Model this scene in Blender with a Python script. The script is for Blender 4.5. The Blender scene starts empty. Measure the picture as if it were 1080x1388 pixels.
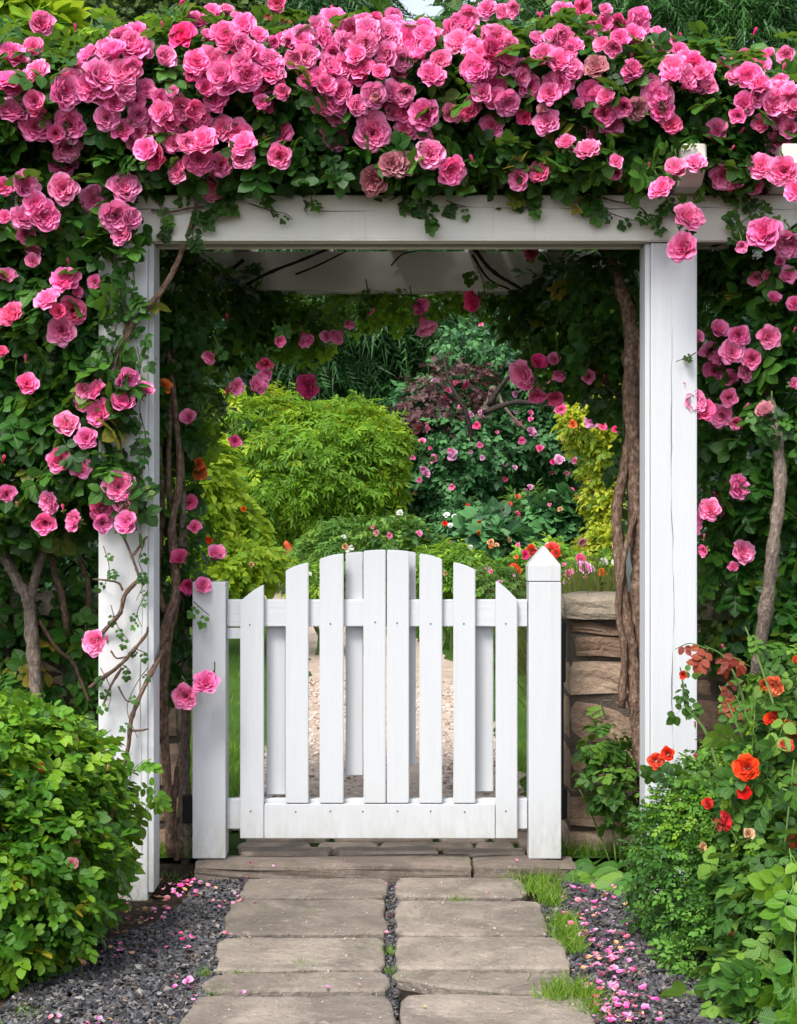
import bpy, bmesh, math, random
import numpy as np
from mathutils import Vector, Matrix, Quaternion

random.seed(7)
S = bpy.context.scene
COL = S.collection
FPX, CX, HY, EYE = 2240.0, 540.0, 700.0, 1.275

# ---------------------------------------------------------------- camera, sky, sun, exposure
cam_d = bpy.data.cameras.new('camera')
cam = bpy.data.objects.new('camera', cam_d); COL.objects.link(cam)
cam.location = (0, 0, EYE); cam.rotation_euler = (math.radians(90), 0, 0)
cam_d.sensor_fit = 'VERTICAL'; cam_d.sensor_height = 24.0
cam_d.lens = FPX / 1388.0 * 24.0
cam_d.shift_y = 6 / 1388.0
cam_d.clip_start = 0.05; cam_d.clip_end = 600
S.camera = cam

SUN_DIR = Vector((-0.34, -0.60, 1.0)).normalized()      # towards the sun
w = bpy.data.worlds.new('World'); S.world = w; w.use_nodes = True
nt = w.node_tree; nt.nodes.clear()
sky = nt.nodes.new('ShaderNodeTexSky'); sky.sky_type = 'NISHITA'; sky.sun_disc = False
sky.sun_elevation = math.asin(SUN_DIR.z)
sky.sun_rotation = math.atan2(SUN_DIR.x, SUN_DIR.y)
sky.dust_density = 3.0; sky.air_density = 1.0; sky.ozone_density = 1.0
bg = nt.nodes.new('ShaderNodeBackground'); bg.inputs['Strength'].default_value = 0.15
wo = nt.nodes.new('ShaderNodeOutputWorld')
cl = nt.nodes.new('ShaderNodeHueSaturation'); cl.inputs['Saturation'].default_value = 0.45   # a thin bright overcast
nt.links.new(sky.outputs[0], cl.inputs['Color']); nt.links.new(cl.outputs[0], bg.inputs[0]); nt.links.new(bg.outputs[0], wo.inputs[0])
sd = bpy.data.lights.new('sun', 'SUN'); sd.energy = 1.9; sd.angle = math.radians(18); sd.color = (1.0, 0.955, 0.89)
so = bpy.data.objects.new('sun', sd); COL.objects.link(so)
so.rotation_euler = SUN_DIR.to_track_quat('Z', 'Y').to_euler(); so.location = (-4, -3, 12)
S.view_settings.view_transform = 'Standard'; S.view_settings.look = 'None'
S.view_settings.gamma = 1.0; S.view_settings.exposure = 1.02
S.view_settings.use_curve_mapping = False
S.render.engine = 'CYCLES'
S.cycles.max_bounces = 7; S.cycles.diffuse_bounces = 3; S.cycles.glossy_bounces = 2
S.cycles.transmission_bounces = 4; S.cycles.caustics_reflective = False; S.cycles.caustics_refractive = False

# ---------------------------------------------------------------- helpers
def PW(px, py, Y):
    return Vector(((px - CX) * Y / FPX, Y, EYE - (py - HY) * Y / FPX))

def GP(px, py):                       # point of the level ground (z = 0) seen at a pixel
    Y = EYE * FPX / (py - HY)
    return Vector(((px - CX) * Y / FPX, Y, 0))

def ground_h(Y):
    if Y < 5.86: return 0.0
    t = min(1.0, (Y - 5.86) / 0.14)
    return 0.03 * t * t * (3 - 2 * t) + 0.035 * max(0.0, Y - 9.0)

def tag(o, label=None, cat=None, group=None, kind=None):
    if label: o['label'] = label
    if cat: o['category'] = cat
    if group: o['group'] = group
    if kind: o['kind'] = kind
    return o

def empty(name, loc, label=None, cat=None, group=None, kind=None):
    o = bpy.data.objects.new(name, None); COL.objects.link(o); o.location = loc
    o.empty_display_size = 0.05
    return tag(o, label, cat, group, kind)

def link(name, me, parent=None, mat=None, loc=None, rot=None, scale=None, kind=None):
    """loc is a world position; parents are unrotated empties."""
    o = bpy.data.objects.new(name, me); COL.objects.link(o)
    l = Vector(loc) if loc is not None else Vector((0, 0, 0))
    if parent is not None:
        o.parent = parent
        q = parent
        while q is not None:
            l = l - q.location; q = q.parent
    o.location = l
    if rot is not None:
        o.rotation_mode = 'QUATERNION'; o.rotation_quaternion = rot
    if scale is not None:
        o.scale = (scale,) * 3 if not hasattr(scale, '__len__') else scale
    if mat is not None and me is not None and len(me.materials) == 0: me.materials.append(mat)
    if kind: o['kind'] = kind
    return o

def np_mesh(name, V, faces, smooth=True, attrs=None):
    """faces: list of (M,k) int arrays."""
    me = bpy.data.meshes.new(name)
    V = np.asarray(V, dtype=np.float32)
    me.vertices.add(len(V)); me.vertices.foreach_set('co', V.ravel())
    faces = [np.asarray(f, dtype=np.int32) for f in faces if len(f)]
    loops = np.concatenate([f.ravel() for f in faces])
    totals = np.concatenate([np.full(len(f), f.shape[1], dtype=np.int32) for f in faces])
    starts = np.concatenate([[0], np.cumsum(totals)[:-1]]).astype(np.int32)
    me.loops.add(len(loops)); me.loops.foreach_set('vertex_index', loops)
    me.polygons.add(len(totals)); me.polygons.foreach_set('loop_start', starts)
    me.polygons.foreach_set('use_smooth', np.full(len(totals), smooth))
    for k, a in (attrs or {}).items():
        a = np.asarray(a, dtype=np.float32)
        if a.ndim == 1:
            t = me.attributes.new(k, 'FLOAT', 'POINT'); t.data.foreach_set('value', a)
        else:
            t = me.attributes.new(k, 'FLOAT_VECTOR', 'POINT'); t.data.foreach_set('vector', a.ravel())
    me.update(calc_edges=True)
    return me

def batch(tpl, pos, R, scale, rnd):
    """Repeat a template (V, faces, lv) at pos with axes R (columns) and scale."""
    V, F, LV = tpl
    k = len(V); n = len(pos)
    sc = np.asarray(scale).reshape(n, 1, 1) if np.ndim(scale) else np.full((n, 1, 1), scale)
    W = np.einsum('nij,kj->nki', R, V) * sc + pos[:, None, :]
    faces = [(f[None] + (np.arange(n) * k)[:, None, None]).reshape(-1, f.shape[1]) for f in F]
    return W.reshape(-1, 3), faces, np.repeat(rnd, k), np.tile(LV, (n, 1))

def merge(parts):
    Vs, Fs, rn, lv, off = [], {}, [], [], 0
    for V, F, r, l in parts:
        Vs.append(V); rn.append(r); lv.append(l)
        for f in F: Fs.setdefault(f.shape[1], []).append(f + off)
        off += len(V)
    return np.concatenate(Vs), [np.concatenate(v) for v in Fs.values()], np.concatenate(rn), np.concatenate(lv)

def nrm(a):
    return a / np.maximum(np.linalg.norm(a, axis=-1, keepdims=True), 1e-9)

def frames(N, D):
    """columns x (side), y (direction), z (normal)"""
    D = nrm(D - N * (N * D).sum(-1, keepdims=True)); X = np.cross(D, N)
    return np.stack([X, D, N], axis=-1)

def snoise(P, f, seed=0.0):
    x, y, z = P[..., 0] * f + seed, P[..., 1] * f + seed * 1.7, P[..., 2] * f + seed * 2.3
    return (np.sin(x * 1.3 + 1.7 * np.sin(y * .9 + 1.1)) + np.sin(y * 1.7 + 1.3 * np.sin(z * 1.1 + .4)) +
            np.sin(z * 1.5 + 1.5 * np.sin(x * 1.2 + 2.2)) + .6 * np.sin((x + y + z) * 2.3 + seed)) / 3.6

# ---------------------------------------------------------------- materials
MATS = {}
class NB:
    def __init__(s, name):
        s.m = bpy.data.materials.new(name); s.m.use_nodes = True; s.t = s.m.node_tree; s.t.nodes.clear()
        s.out = s.n('ShaderNodeOutputMaterial')
    def n(s, typ, **kw):
        x = s.t.nodes.new(typ)
        for k, v in kw.items(): setattr(x, k, v)
        return x
    def l(s, a, b): s.t.links.new(a, b)
    def noise(s, vec, scale, detail=4, rough=.55, dist=0.0):
        x = s.n('ShaderNodeTexNoise'); x.inputs['Scale'].default_value = scale
        x.inputs['Detail'].default_value = detail; x.inputs['Roughness'].default_value = rough
        x.inputs['Distortion'].default_value = dist
        if vec is not None: s.l(vec, x.inputs['Vector'])
        return x
    def ramp(s, fac, stops):
        r = s.n('ShaderNodeValToRGB'); e = r.color_ramp.elements
        while len(e) < len(stops): e.new(.5)
        for i, (p, c) in enumerate(stops):
            e[i].position = p; e[i].color = (*c, 1) if len(c) == 3 else c
        s.l(fac, r.inputs[0]); return r
    def mix(s, fac, a, b, typ='MIX'):
        x = s.n('ShaderNodeMix', data_type='RGBA', blend_type=typ)
        for inp, v in ((x.inputs[0], fac), (x.inputs[6], a), (x.inputs[7], b)):
            if isinstance(v, (int, float)): inp.default_value = v
            elif isinstance(v, tuple): inp.default_value = (*v, 1) if len(v) == 3 else v
            else: s.l(v, inp)
        return x.outputs[2]
    def math(s, op, a, b=None, clamp=False):
        x = s.n('ShaderNodeMath', operation=op); x.use_clamp = clamp
        for i, v in enumerate((a, b)):
            if v is None: continue
            if isinstance(v, (int, float)): x.inputs[i].default_value = v
            else: s.l(v, x.inputs[i])
        return x.outputs[0]
    def mapv(s, vec, scale):
        x = s.n('ShaderNodeMapping'); x.inputs['Scale'].default_value = scale; s.l(vec, x.inputs[0]); return x.outputs[0]
    def bsdf(s, color, rough=.6, spec=.5, normal=None):
        b = s.n('ShaderNodeBsdfPrincipled')
        for inp, v in ((b.inputs['Base Color'], color), (b.inputs['Roughness'], rough)):
            if isinstance(v, tuple): inp.default_value = (*v, 1)
            elif isinstance(v, (int, float)): inp.default_value = v
            else: s.l(v, inp)
        b.inputs['Specular IOR Level'].default_value = spec
        if normal is not None: s.l(normal, b.inputs['Normal'])
        return b
    def bump(s, h, strength=.5, dist=.01, normal=None):
        b = s.n('ShaderNodeBump'); b.inputs['Strength'].default_value = strength; b.inputs['Distance'].default_value = dist
        s.l(h, b.inputs['Height'])
        if normal is not None: s.l(normal, b.inputs['Normal'])
        return b.outputs[0]
    def done(s, sh):
        s.l(sh, s.out.inputs[0]); return s.m

def leaf_mat(name, dark, mid, bright, rough=.42, trans=.28, tcol=None, spec=.32, odd=None):
    b = NB(name)
    a = b.n('ShaderNodeAttribute', attribute_name='rnd'); lv = b.n('ShaderNodeAttribute', attribute_name='lv')
    oi = b.n('ShaderNodeObjectInfo')
    r = b.math('FRACT', b.math('ADD', a.outputs['Fac'], oi.outputs['Random']))
    stops = [(0.0, dark), (.55, mid), (.93, bright)]
    if odd: stops[-1] = (.965, bright); stops.append((.997, odd))
    c = b.ramp(r, stops).outputs[0]
    sx = b.n('ShaderNodeSeparateXYZ'); b.l(lv.outputs['Vector'], sx.inputs[0])
    ax = b.math('ABSOLUTE', sx.outputs[0])
    rib = b.math('SUBTRACT', 1.0, b.math('MULTIPLY', ax, 14.0), clamp=True)
    vein = b.math('SINE', b.math('MULTIPLY', b.math('SUBTRACT', sx.outputs[1], b.math('MULTIPLY', ax, .8)), 46.0))
    c = b.mix(b.math('MULTIPLY', rib, .35), c, bright)
    n = b.noise(b.n('ShaderNodeTexCoord').outputs['Object'], 35, 2)
    c = b.mix(b.math('MULTIPLY', n.outputs[0], .35), c, dark)
    bp = b.bump(b.math('SUBTRACT', b.math('MULTIPLY', vein, .4), b.math('MULTIPLY', rib, 1.2)), .35, .002)
    p = b.bsdf(c, rough, spec, bp)
    t = b.n('ShaderNodeBsdfTranslucent'); b.l(b.mix(.7, c, tcol or bright), t.inputs[0])
    m = b.n('ShaderNodeMixShader'); m.inputs[0].default_value = trans
    b.l(p.outputs[0], m.inputs[1]); b.l(t.outputs[0], m.inputs[2])
    return b.done(m.outputs[0])

M = {}
M['rose_leaf'] = leaf_mat('rose_leaf', (.009, .042, .007), (.024, .105, .014), (.08, .22, .026), .38, .28, (.25, .42, .04), odd=(.30, .20, .03))
M['leaf_bright'] = leaf_mat('leaf_bright', (.035, .12, .010), (.11, .29, .016), (.32, .50, .035), .42, .32, (.35, .55, .04))
M['leaf_fine'] = leaf_mat('leaf_fine', (.020, .075, .012), (.05, .17, .022), (.14, .32, .04), .45, .25, (.28, .48, .05))
M['leaf_lime'] = leaf_mat('leaf_lime', (.06, .18, .010), (.23, .42, .018), (.56, .64, .04), .5, .4, (.55, .66, .04), odd=(.5, .22, .02))
M['leaf_gold'] = leaf_mat('leaf_gold', (.07, .15, .010), (.24, .36, .018), (.52, .54, .04), .5, .4, (.7, .7, .05))
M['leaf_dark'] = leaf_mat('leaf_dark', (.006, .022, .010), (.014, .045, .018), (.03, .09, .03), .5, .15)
M['leaf_blue'] = leaf_mat('leaf_blue', (.014, .06, .022), (.035, .13, .04), (.10, .27, .08), .5, .2, (.15, .3, .1))
M['leaf_mid'] = leaf_mat('leaf_mid', (.02, .07, .012), (.06, .17, .02), (.17, .32, .04), .5, .3, (.25, .4, .05))
M['leaf_purple'] = leaf_mat('leaf_purple', (.05, .015, .025), (.10, .045, .05), (.18, .10, .09), .5, .2, (.3, .08, .1))
M['leaf_red'] = leaf_mat('leaf_red', (.13, .02, .012), (.25, .035, .018), (.40, .10, .03), .4, .3, (.6, .12, .03))
M['needle'] = leaf_mat('needle', (.010, .045, .008), (.025, .095, .016), (.06, .18, .03), .55, .12)
M['needle_olive'] = leaf_mat('needle_olive', (.025, .055, .014), (.06, .11, .025), (.13, .19, .04), .55, .15)
M['grass'] = leaf_mat('grass_blade', (.04, .12, .010), (.10, .24, .018), (.28, .42, .05), .5, .35, (.35, .6, .05))
M['grass_dry'] = leaf_mat('grass_dry', (.12, .18, .02), (.26, .32, .05), (.45, .42, .14), .6, .3)
M['stem_green'] = leaf_mat('stem_green', (.05, .11, .02), (.09, .17, .03), (.16, .25, .05), .5, .1)

def petal_mat(name, deep, base, pale, trans=.3):
    b = NB(name)
    lv = b.n('ShaderNodeAttribute', attribute_name='lv'); oi = b.n('ShaderNodeObjectInfo')
    sx = b.n('ShaderNodeSeparateXYZ'); b.l(lv.outputs['Vector'], sx.inputs[0])
    # z: 0 outer petal .. 1 heart, y: 0 base .. 1 tip
    heart = b.math('MULTIPLY', sx.outputs[2], .85)
    tip = sx.outputs[1]
    c = b.mix(tip, deep, base)
    edge = b.math('POWER', tip, 2.2)
    c = b.mix(b.math('MULTIPLY', edge, .82), c, pale)
    c = b.mix(b.math('MULTIPLY', heart, .45), c, deep)
    tc = b.n('ShaderNodeTexCoord').outputs['Object']
    n = b.noise(b.mapv(tc, (1, 1, 1)), 60, 3)
    c = b.mix(b.math('MULTIPLY', b.math('SUBTRACT', n.outputs[0], .42, True), 1.5), c, pale)
    hs = b.n('ShaderNodeHueSaturation'); b.l(c, hs.inputs['Color'])
    b.l(b.math('ADD', .494, b.math('MULTIPLY', oi.outputs['Random'], .014)), hs.inputs['Hue'])
    b.l(b.math('ADD', .95, b.math('MULTIPLY', b.math('FRACT', b.math('MULTIPLY', oi.outputs['Random'], 7.3)), .2)), hs.inputs['Saturation'])
    b.l(b.math('ADD', 1.0, b.math('MULTIPLY', b.math('FRACT', b.math('MULTIPLY', oi.outputs['Random'], 13.7)), .22)), hs.inputs['Value'])
    vein = b.math('SINE', b.math('MULTIPLY', sx.outputs[0], 55.0))
    p = b.bsdf(hs.outputs[0], .5, .3, b.bump(b.math('ADD', vein, b.math('MULTIPLY', n.outputs[0], 2.0)), .25, .0015))
    p.inputs['Sheen Weight'].default_value = .15
    t = b.n('ShaderNodeBsdfTranslucent'); b.l(hs.outputs[0], t.inputs[0])
    m = b.n('ShaderNodeMixShader'); m.inputs[0].default_value = trans
    b.l(p.outputs[0], m.inputs[1]); b.l(t.outputs[0], m.inputs[2])
    return b.done(m.outputs[0])
M['petal_pink'] = petal_mat('petal_pink', (.86, .012, .22), (.97, .10, .43), (.99, .46, .72), .26)
M['petal_hot'] = petal_mat('petal_hot', (.74, .010, .12), (.90, .05, .28), (.95, .24, .50), .3)
M['petal_dull'] = petal_mat('petal_dull', (.45, .05, .12), (.62, .16, .28), (.74, .42, .44))
M['petal_red'] = petal_mat('petal_red', (.40, .003, .004), (.68, .012, .012), (.85, .05, .03), .15)
M['petal_orange'] = petal_mat('petal_orange', (.55, .03, .01), (.78, .10, .02), (.88, .28, .06), .2)
M['petal_white'] = petal_mat('petal_white', (.6, .6, .5), (.8, .8, .76), (.85, .85, .85))
M['petal_mauve'] = petal_mat('petal_mauve', (.55, .06, .30), (.74, .22, .52), (.85, .55, .75))
M['petal_faded'] = petal_mat('petal_faded', (.45, .16, .06), (.62, .30, .14), (.72, .5, .3), .15)

def paint_mat(name, grain, crack=None, tone=(.57, .59, .615), dirt=.5):
    """old white paint on wood; grain = stretch of the fine relief; crack = (axis, centre, run axis)"""
    b = NB(name)
    tc = b.n('ShaderNodeTexCoord').outputs['Object']
    g = b.noise(b.mapv(tc, grain), 3.2, 6, .6, .3)
    blot = b.noise(tc, 3.0, 5, .6)
    fine = b.noise(b.mapv(tc, tuple(x * 3 for x in grain)), 5, 3)
    c = b.mix(b.ramp(g.outputs[0], [(.35, (0, 0, 0)), (.75, (1, 1, 1))]).outputs[0], tuple(x * .955 for x in tone), tone)
    c = b.mix(b.math('MULTIPLY', b.ramp(blot.outputs[0], [(.58, (0, 0, 0)), (.82, (1, 1, 1))]).outputs[0], dirt * .5), c, (.52, .49, .42))
    ch = b.ramp(b.noise(tc, 42, 4, .7).outputs[0], [(.76, (0, 0, 0)), (.80, (1, 1, 1))]).outputs[0]
    c = b.mix(b.math('MULTIPLY', ch, dirt * .8), c, (.36, .32, .27))
    zz = b.n('ShaderNodeSeparateXYZ'); b.l(tc, zz.inputs[0])
    foot = b.math('SUBTRACT', 1.0, b.math('MULTIPLY', zz.outputs[2], 3.2), True)
    sp = b.noise(b.mapv(tc, (1, 1, .35)), 26, 5, .75)
    fm = b.math('MULTIPLY', b.math('POWER', foot, 1.6), b.ramp(sp.outputs[0], [(.36, (0, 0, 0)), (.62, (1, 1, 1))]).outputs[0])
    c = b.mix(b.math('MULTIPLY', fm, .75), c, (.30, .29, .20))
    drip = b.ramp(b.noise(b.mapv(tc, (34, 34, .7)), 1.0, 3, .6).outputs[0], [(.62, (0, 0, 0)), (.74, (1, 1, 1))]).outputs[0]
    c = b.mix(b.math('MULTIPLY', drip, .22 * (1 + dirt)), c, (.48, .46, .38))
    h = b.math('ADD', b.math('MULTIPLY', g.outputs[0], .6), b.math('MULTIPLY', fine.outputs[0], .25))
    if crack:
        ax, cen, run = crack
        s = b.n('ShaderNodeSeparateXYZ'); b.l(tc, s.inputs[0])
        wob = b.n('ShaderNodeTexNoise'); wob.noise_dimensions = '1D'
        wob.inputs['Scale'].default_value = 1.6; wob.inputs['Detail'].default_value = 6
        b.l(s.outputs[run], wob.inputs['W'])
        d = b.math('ABSOLUTE', b.math('SUBTRACT', b.math('SUBTRACT', s.outputs[ax], cen), b.math('MULTIPLY', b.math('SUBTRACT', wob.outputs[0], .5), .05)))
        wn = b.n('ShaderNodeTexNoise'); wn.noise_dimensions = '1D'; wn.inputs['Scale'].default_value = 2.3
        b.l(b.math('ADD', s.outputs[run], 7.7), wn.inputs['W'])
        wd = b.math('MULTIPLY', b.math('SUBTRACT', wn.outputs[0], .42, True), .011)
        k = b.math('LESS_THAN', d, wd)
        c = b.mix(b.math('MULTIPLY', k, .8), c, (.13, .11, .09))
        h = b.math('SUBTRACT', h, b.math('MULTIPLY', k, 1.5))
    p = b.bsdf(c, .48, .4, b.bump(h, .45, .004))
    return b.done(p.outputs[0])
M['paint_v'] = paint_mat('white_paint_upright', (22, 22, 1.0))
M['paint_h'] = paint_mat('white_paint_level', (1.0, 22, 22))
M['paint_rear_lifted'] = paint_mat('white_paint_rear_lifted', (1.0, 20, 20), None, (.82, .81, .78), dirt=.5)  # whiter copy of the white paint, makes up for shade on the rear beam
M['paint_post'] = paint_mat('white_paint_cracked_post', (16, 16, .8), (0, .927, 2), dirt=.6)
M['paint_beam'] = paint_mat('white_paint_cracked_beam', (.8, 16, 16), (2, 2.315, 0), (.70, .68, .62), dirt=.8)
M['paint_beige'] = paint_mat('off_white_paint_level', (.8, 18, 18), None, (.66, .64, .58), dirt=.9)
M['paint_old'] = paint_mat('white_paint_weathered', (14, 14, .9), (0, -.875, 2), (.66, .67, .68), dirt=1.0)

def stone_mat(name, cols, scale=6, rough=.85, bump=.6, moss=0.0, ospread=.35, stain=0.0):
    b = NB(name)
    tc = b.n('ShaderNodeTexCoord').outputs['Object']; oi = b.n('ShaderNodeObjectInfo')
    ad = b.n('ShaderNodeVectorMath', operation='ADD'); b.l(tc, ad.inputs[0])
    mv = b.n('ShaderNodeCombineXYZ'); b.l(b.math('MULTIPLY', oi.outputs['Random'], 37.0), mv.inputs[0]); b.l(mv.outputs[0], ad.inputs[1])
    v = ad.outputs[0]
    n1 = b.noise(v, scale, 6, .65, .4); n2 = b.noise(v, scale * 9, 4, .6)
    f = b.math('ADD', b.math('MULTIPLY', n1.outputs[0], .75), b.math('MULTIPLY', b.math('SUBTRACT', oi.outputs['Random'], .5), ospread))
    f = b.math('ADD', f, .12, True)
    c = b.ramp(f, [(.25, cols[0]), (.5, cols[1]), (.75, cols[2])]).outputs[0]
    c = b.mix(b.math('MULTIPLY', n2.outputs[0], .35), c, tuple(x * .45 for x in cols[0]))
    sp = b.ramp(b.noise(v, scale * 22, 2).outputs[0], [(.66, (0, 0, 0)), (.72, (1, 1, 1))]).outputs[0]
    c = b.mix(b.math('MULTIPLY', sp, .25), c, (.6, .56, .5))
    if stain:
        s1 = b.ramp(b.noise(v, 2.3, 7, .75, 1.2).outputs[0], [(.46, (0, 0, 0)), (.58, (1, 1, 1))]).outputs[0]
        c = b.mix(b.math('MULTIPLY', s1, stain), c, tuple(x * .55 for x in cols[0]))
        s2 = b.ramp(b.noise(v, 17, 5, .8).outputs[0], [(.60, (0, 0, 0)), (.68, (1, 1, 1))]).outputs[0]
        c = b.mix(b.math('MULTIPLY', s2, stain * .8), c, tuple(min(1, x * 1.45) for x in cols[2]))
        s3 = b.ramp(b.noise(v, 55, 3, .8).outputs[0], [(.60, (0, 0, 0)), (.66, (1, 1, 1))]).outputs[0]
        c = b.mix(b.math('MULTIPLY', s3, stain * .9), c, (.05, .04, .032))
    if moss:
        mk = b.ramp(b.noise(v, 4, 5, .7).outputs[0], [(.56, (0, 0, 0)), (.7, (1, 1, 1))]).outputs[0]
        c = b.mix(b.math('MULTIPLY', mk, moss), c, (.07, .10, .025))
    h = b.math('ADD', n1.outputs[0], b.math('MULTIPLY', n2.outputs[0], .35))
    return b.done(b.bsdf(c, rough, .25, b.bump(h, bump, .02)).outputs[0])
M['slab'] = stone_mat('paving_stone', ((.15, .125, .105), (.27, .23, .19), (.40, .345, .29)), 5.5, .8, 1.0, .3, .3, .5)
M['wallstone'] = stone_mat('wall_stone', ((.20, .13, .09), (.38, .26, .18), (.54, .40, .29)), 7, .9, 1.0, .15, .5, .4)
M['capstone'] = stone_mat('cap_stone', ((.24, .20, .155), (.42, .35, .27), (.56, .48, .38)), 7, .9, .9, .2, .2, .3)
M['stepstone'] = stone_mat('step_stone', ((.13, .105, .085), (.21, .17, .14), (.30, .25, .2)), 4, .85, .8, .35, .1, .5)
M['threshold'] = stone_mat('threshold_stone', ((.32, .24, .19), (.52, .41, .33), (.68, .56, .46)), 7, .9, 1.0, .1, .4)
M['slate'] = stone_mat('slate_chip', ((.03, .032, .04), (.075, .08, .095), (.17, .175, .195)), 40, .55, .3)
M['pale_gravel'] = stone_mat('pale_gravel', ((.36, .28, .22), (.56, .45, .37), (.72, .62, .53)), 9, .9, .8)
M['pebble'] = stone_mat('pebble', ((.34, .26, .20), (.52, .42, .35), (.72, .64, .56)), 30, .8, .3)
M['mortar'] = stone_mat('mortar', ((.07, .055, .045), (.12, .095, .075), (.17, .14, .11)), 14, .95, .6)

def soil_mat():
    b = NB('soil'); tc = b.n('ShaderNodeTexCoord').outputs['Object']
    n = b.noise(tc, 9, 8, .7); n2 = b.noise(tc, 60, 4, .7)
    c = b.ramp(n.outputs[0], [(.3, (.018, .013, .010)), (.55, (.045, .033, .024)), (.75, (.08, .06, .04))]).outputs[0]
    c = b.mix(b.math('MULTIPLY', n2.outputs[0], .5), c, (.03, .022, .016))
    h = b.math('ADD', n.outputs[0], n2.outputs[0])
    return b.done(b.bsdf(c, .95, .15, b.bump(h, 1.0, .03)).outputs[0])
M['soil'] = soil_mat()
def lawn_mat():
    b = NB('lawn_green'); tc = b.n('ShaderNodeTexCoord').outputs['Object']
    n = b.noise(tc, 3, 6, .7); n2 = b.noise(tc, 90, 4, .7)
    c = b.ramp(n.outputs[0], [(.3, (.04, .10, .012)), (.6, (.09, .19, .02)), (.8, (.16, .26, .04))]).outputs[0]
    c = b.mix(b.math('MULTIPLY', n2.outputs[0], .6), c, (.03, .07, .01))
    return b.done(b.bsdf(c, .9, .15, b.bump(n2.outputs[0], 1.0, .03)).outputs[0])
M['lawn'] = lawn_mat()
def bark_mat(name, cols):
    b = NB(name); tc = b.n('ShaderNodeTexCoord').outputs['Object']
    lv = b.n('ShaderNodeAttribute', attribute_name='lv')
    n = b.noise(b.mapv(lv.outputs['Vector'], (1, 9, 1)), 5, 6, .65, .4); n2 = b.noise(tc, 45, 4, .6)
    f = b.math('ADD', b.math('MULTIPLY', n.outputs[0], .65), b.math('MULTIPLY', n2.outputs[0], .35))
    c = b.ramp(f, [(.36, cols[0]), (.52, cols[1]), (.66, cols[2])]).outputs[0]
    return b.done(b.bsdf(c, .85, .2, b.bump(f, 1.0, .012)).outputs[0])
M['bark'] = bark_mat('cane_bark', ((.06, .034, .022), (.19, .12, .085), (.38, .28, .215)))
M['bark_grey'] = bark_mat('grey_bark', ((.08, .062, .05), (.20, .155, .125), (.34, .28, .24)))
M['bark_dark'] = bark_mat('dark_bark', ((.015, .011, .010), (.04, .030, .026), (.08, .062, .054)))
def plain(name, col, rough=.5, metal=0.0):
    b = NB(name); tc = b.n('ShaderNodeTexCoord').outputs['Object']
    n = b.noise(tc, 30, 4)
    c = b.mix(n.outputs[0], tuple(x * .7 for x in col), tuple(min(1, x * 1.25) for x in col))
    p = b.bsdf(c, rough, .4, b.bump(n.outputs[0], .3, .002)); p.inputs['Metallic'].default_value = metal
    return b.done(p.outputs[0])
M['iron'] = plain('black_iron', (.012, .012, .013), .45, .3)
M['nail'] = plain('nail_grey', (.10, .10, .10), .5, .6)
M['bud_green'] = plain('bud_green', (.09, .17, .03), .5)
M['terracotta'] = plain('rust_red_paint', (.42, .055, .015), .6)

# ---------------------------------------------------------------- solid builders
def bm_obj(name, bm, mat, parent=None, smooth=False, kind=None, loc=None):
    me = bpy.data.meshes.new(name)
    bmesh.ops.recalc_face_normals(bm, faces=bm.faces)
    bm.to_mesh(me); bm.free()
    if smooth:
        for p in me.polygons: p.use_smooth = True
    return link(name, me, parent, mat, loc=loc, kind=kind)

def box(name, x0, x1, y0, y1, z0, z1, mat, parent=None, bev=.004, jitter=0, kind=None):
    bm = bmesh.new(); bmesh.ops.create_cube(bm, size=1)
    for v in bm.verts:
        v.co = Vector(((x0 if v.co.x < 0 else x1), (y0 if v.co.y < 0 else y1), (z0 if v.co.z < 0 else z1)))
        if jitter: v.co += Vector([random.uniform(-jitter, jitter) for _ in range(3)])
    if bev: bmesh.ops.bevel(bm, geom=bm.edges[:], offset=bev, segments=2, affect='EDGES', profile=.6)
    return bm_obj(name, bm, mat, parent, kind=kind)

def prism(name, pts, y0, y1, mat, parent=None, bev=.003, kind=None, axis='Y'):
    """outline pts (a,b) extruded; axis Y: (x,z) outline; axis X: (y,z) outline"""
    bm = bmesh.new()
    f = (lambda a, b, t: (a, t, b)) if axis == 'Y' else (lambda a, b, t: (t, a, b))
    A = [bm.verts.new(f(a, b, y0)) for a, b in pts]; B = [bm.verts.new(f(a, b, y1)) for a, b in pts]
    bm.faces.new(A); bm.faces.new(B[::-1]); n = len(pts)
    for i in range(n): bm.faces.new((A[i], B[i], B[(i + 1) % n], A[(i + 1) % n]))
    bmesh.ops.recalc_face_normals(bm, faces=bm.faces)
    if bev: bmesh.ops.bevel(bm, geom=[e for e in bm.edges if e.calc_face_angle(0) > .5], offset=bev, segments=2, affect='EDGES')
    return bm_obj(name, bm, mat, parent, kind=kind)

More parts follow.
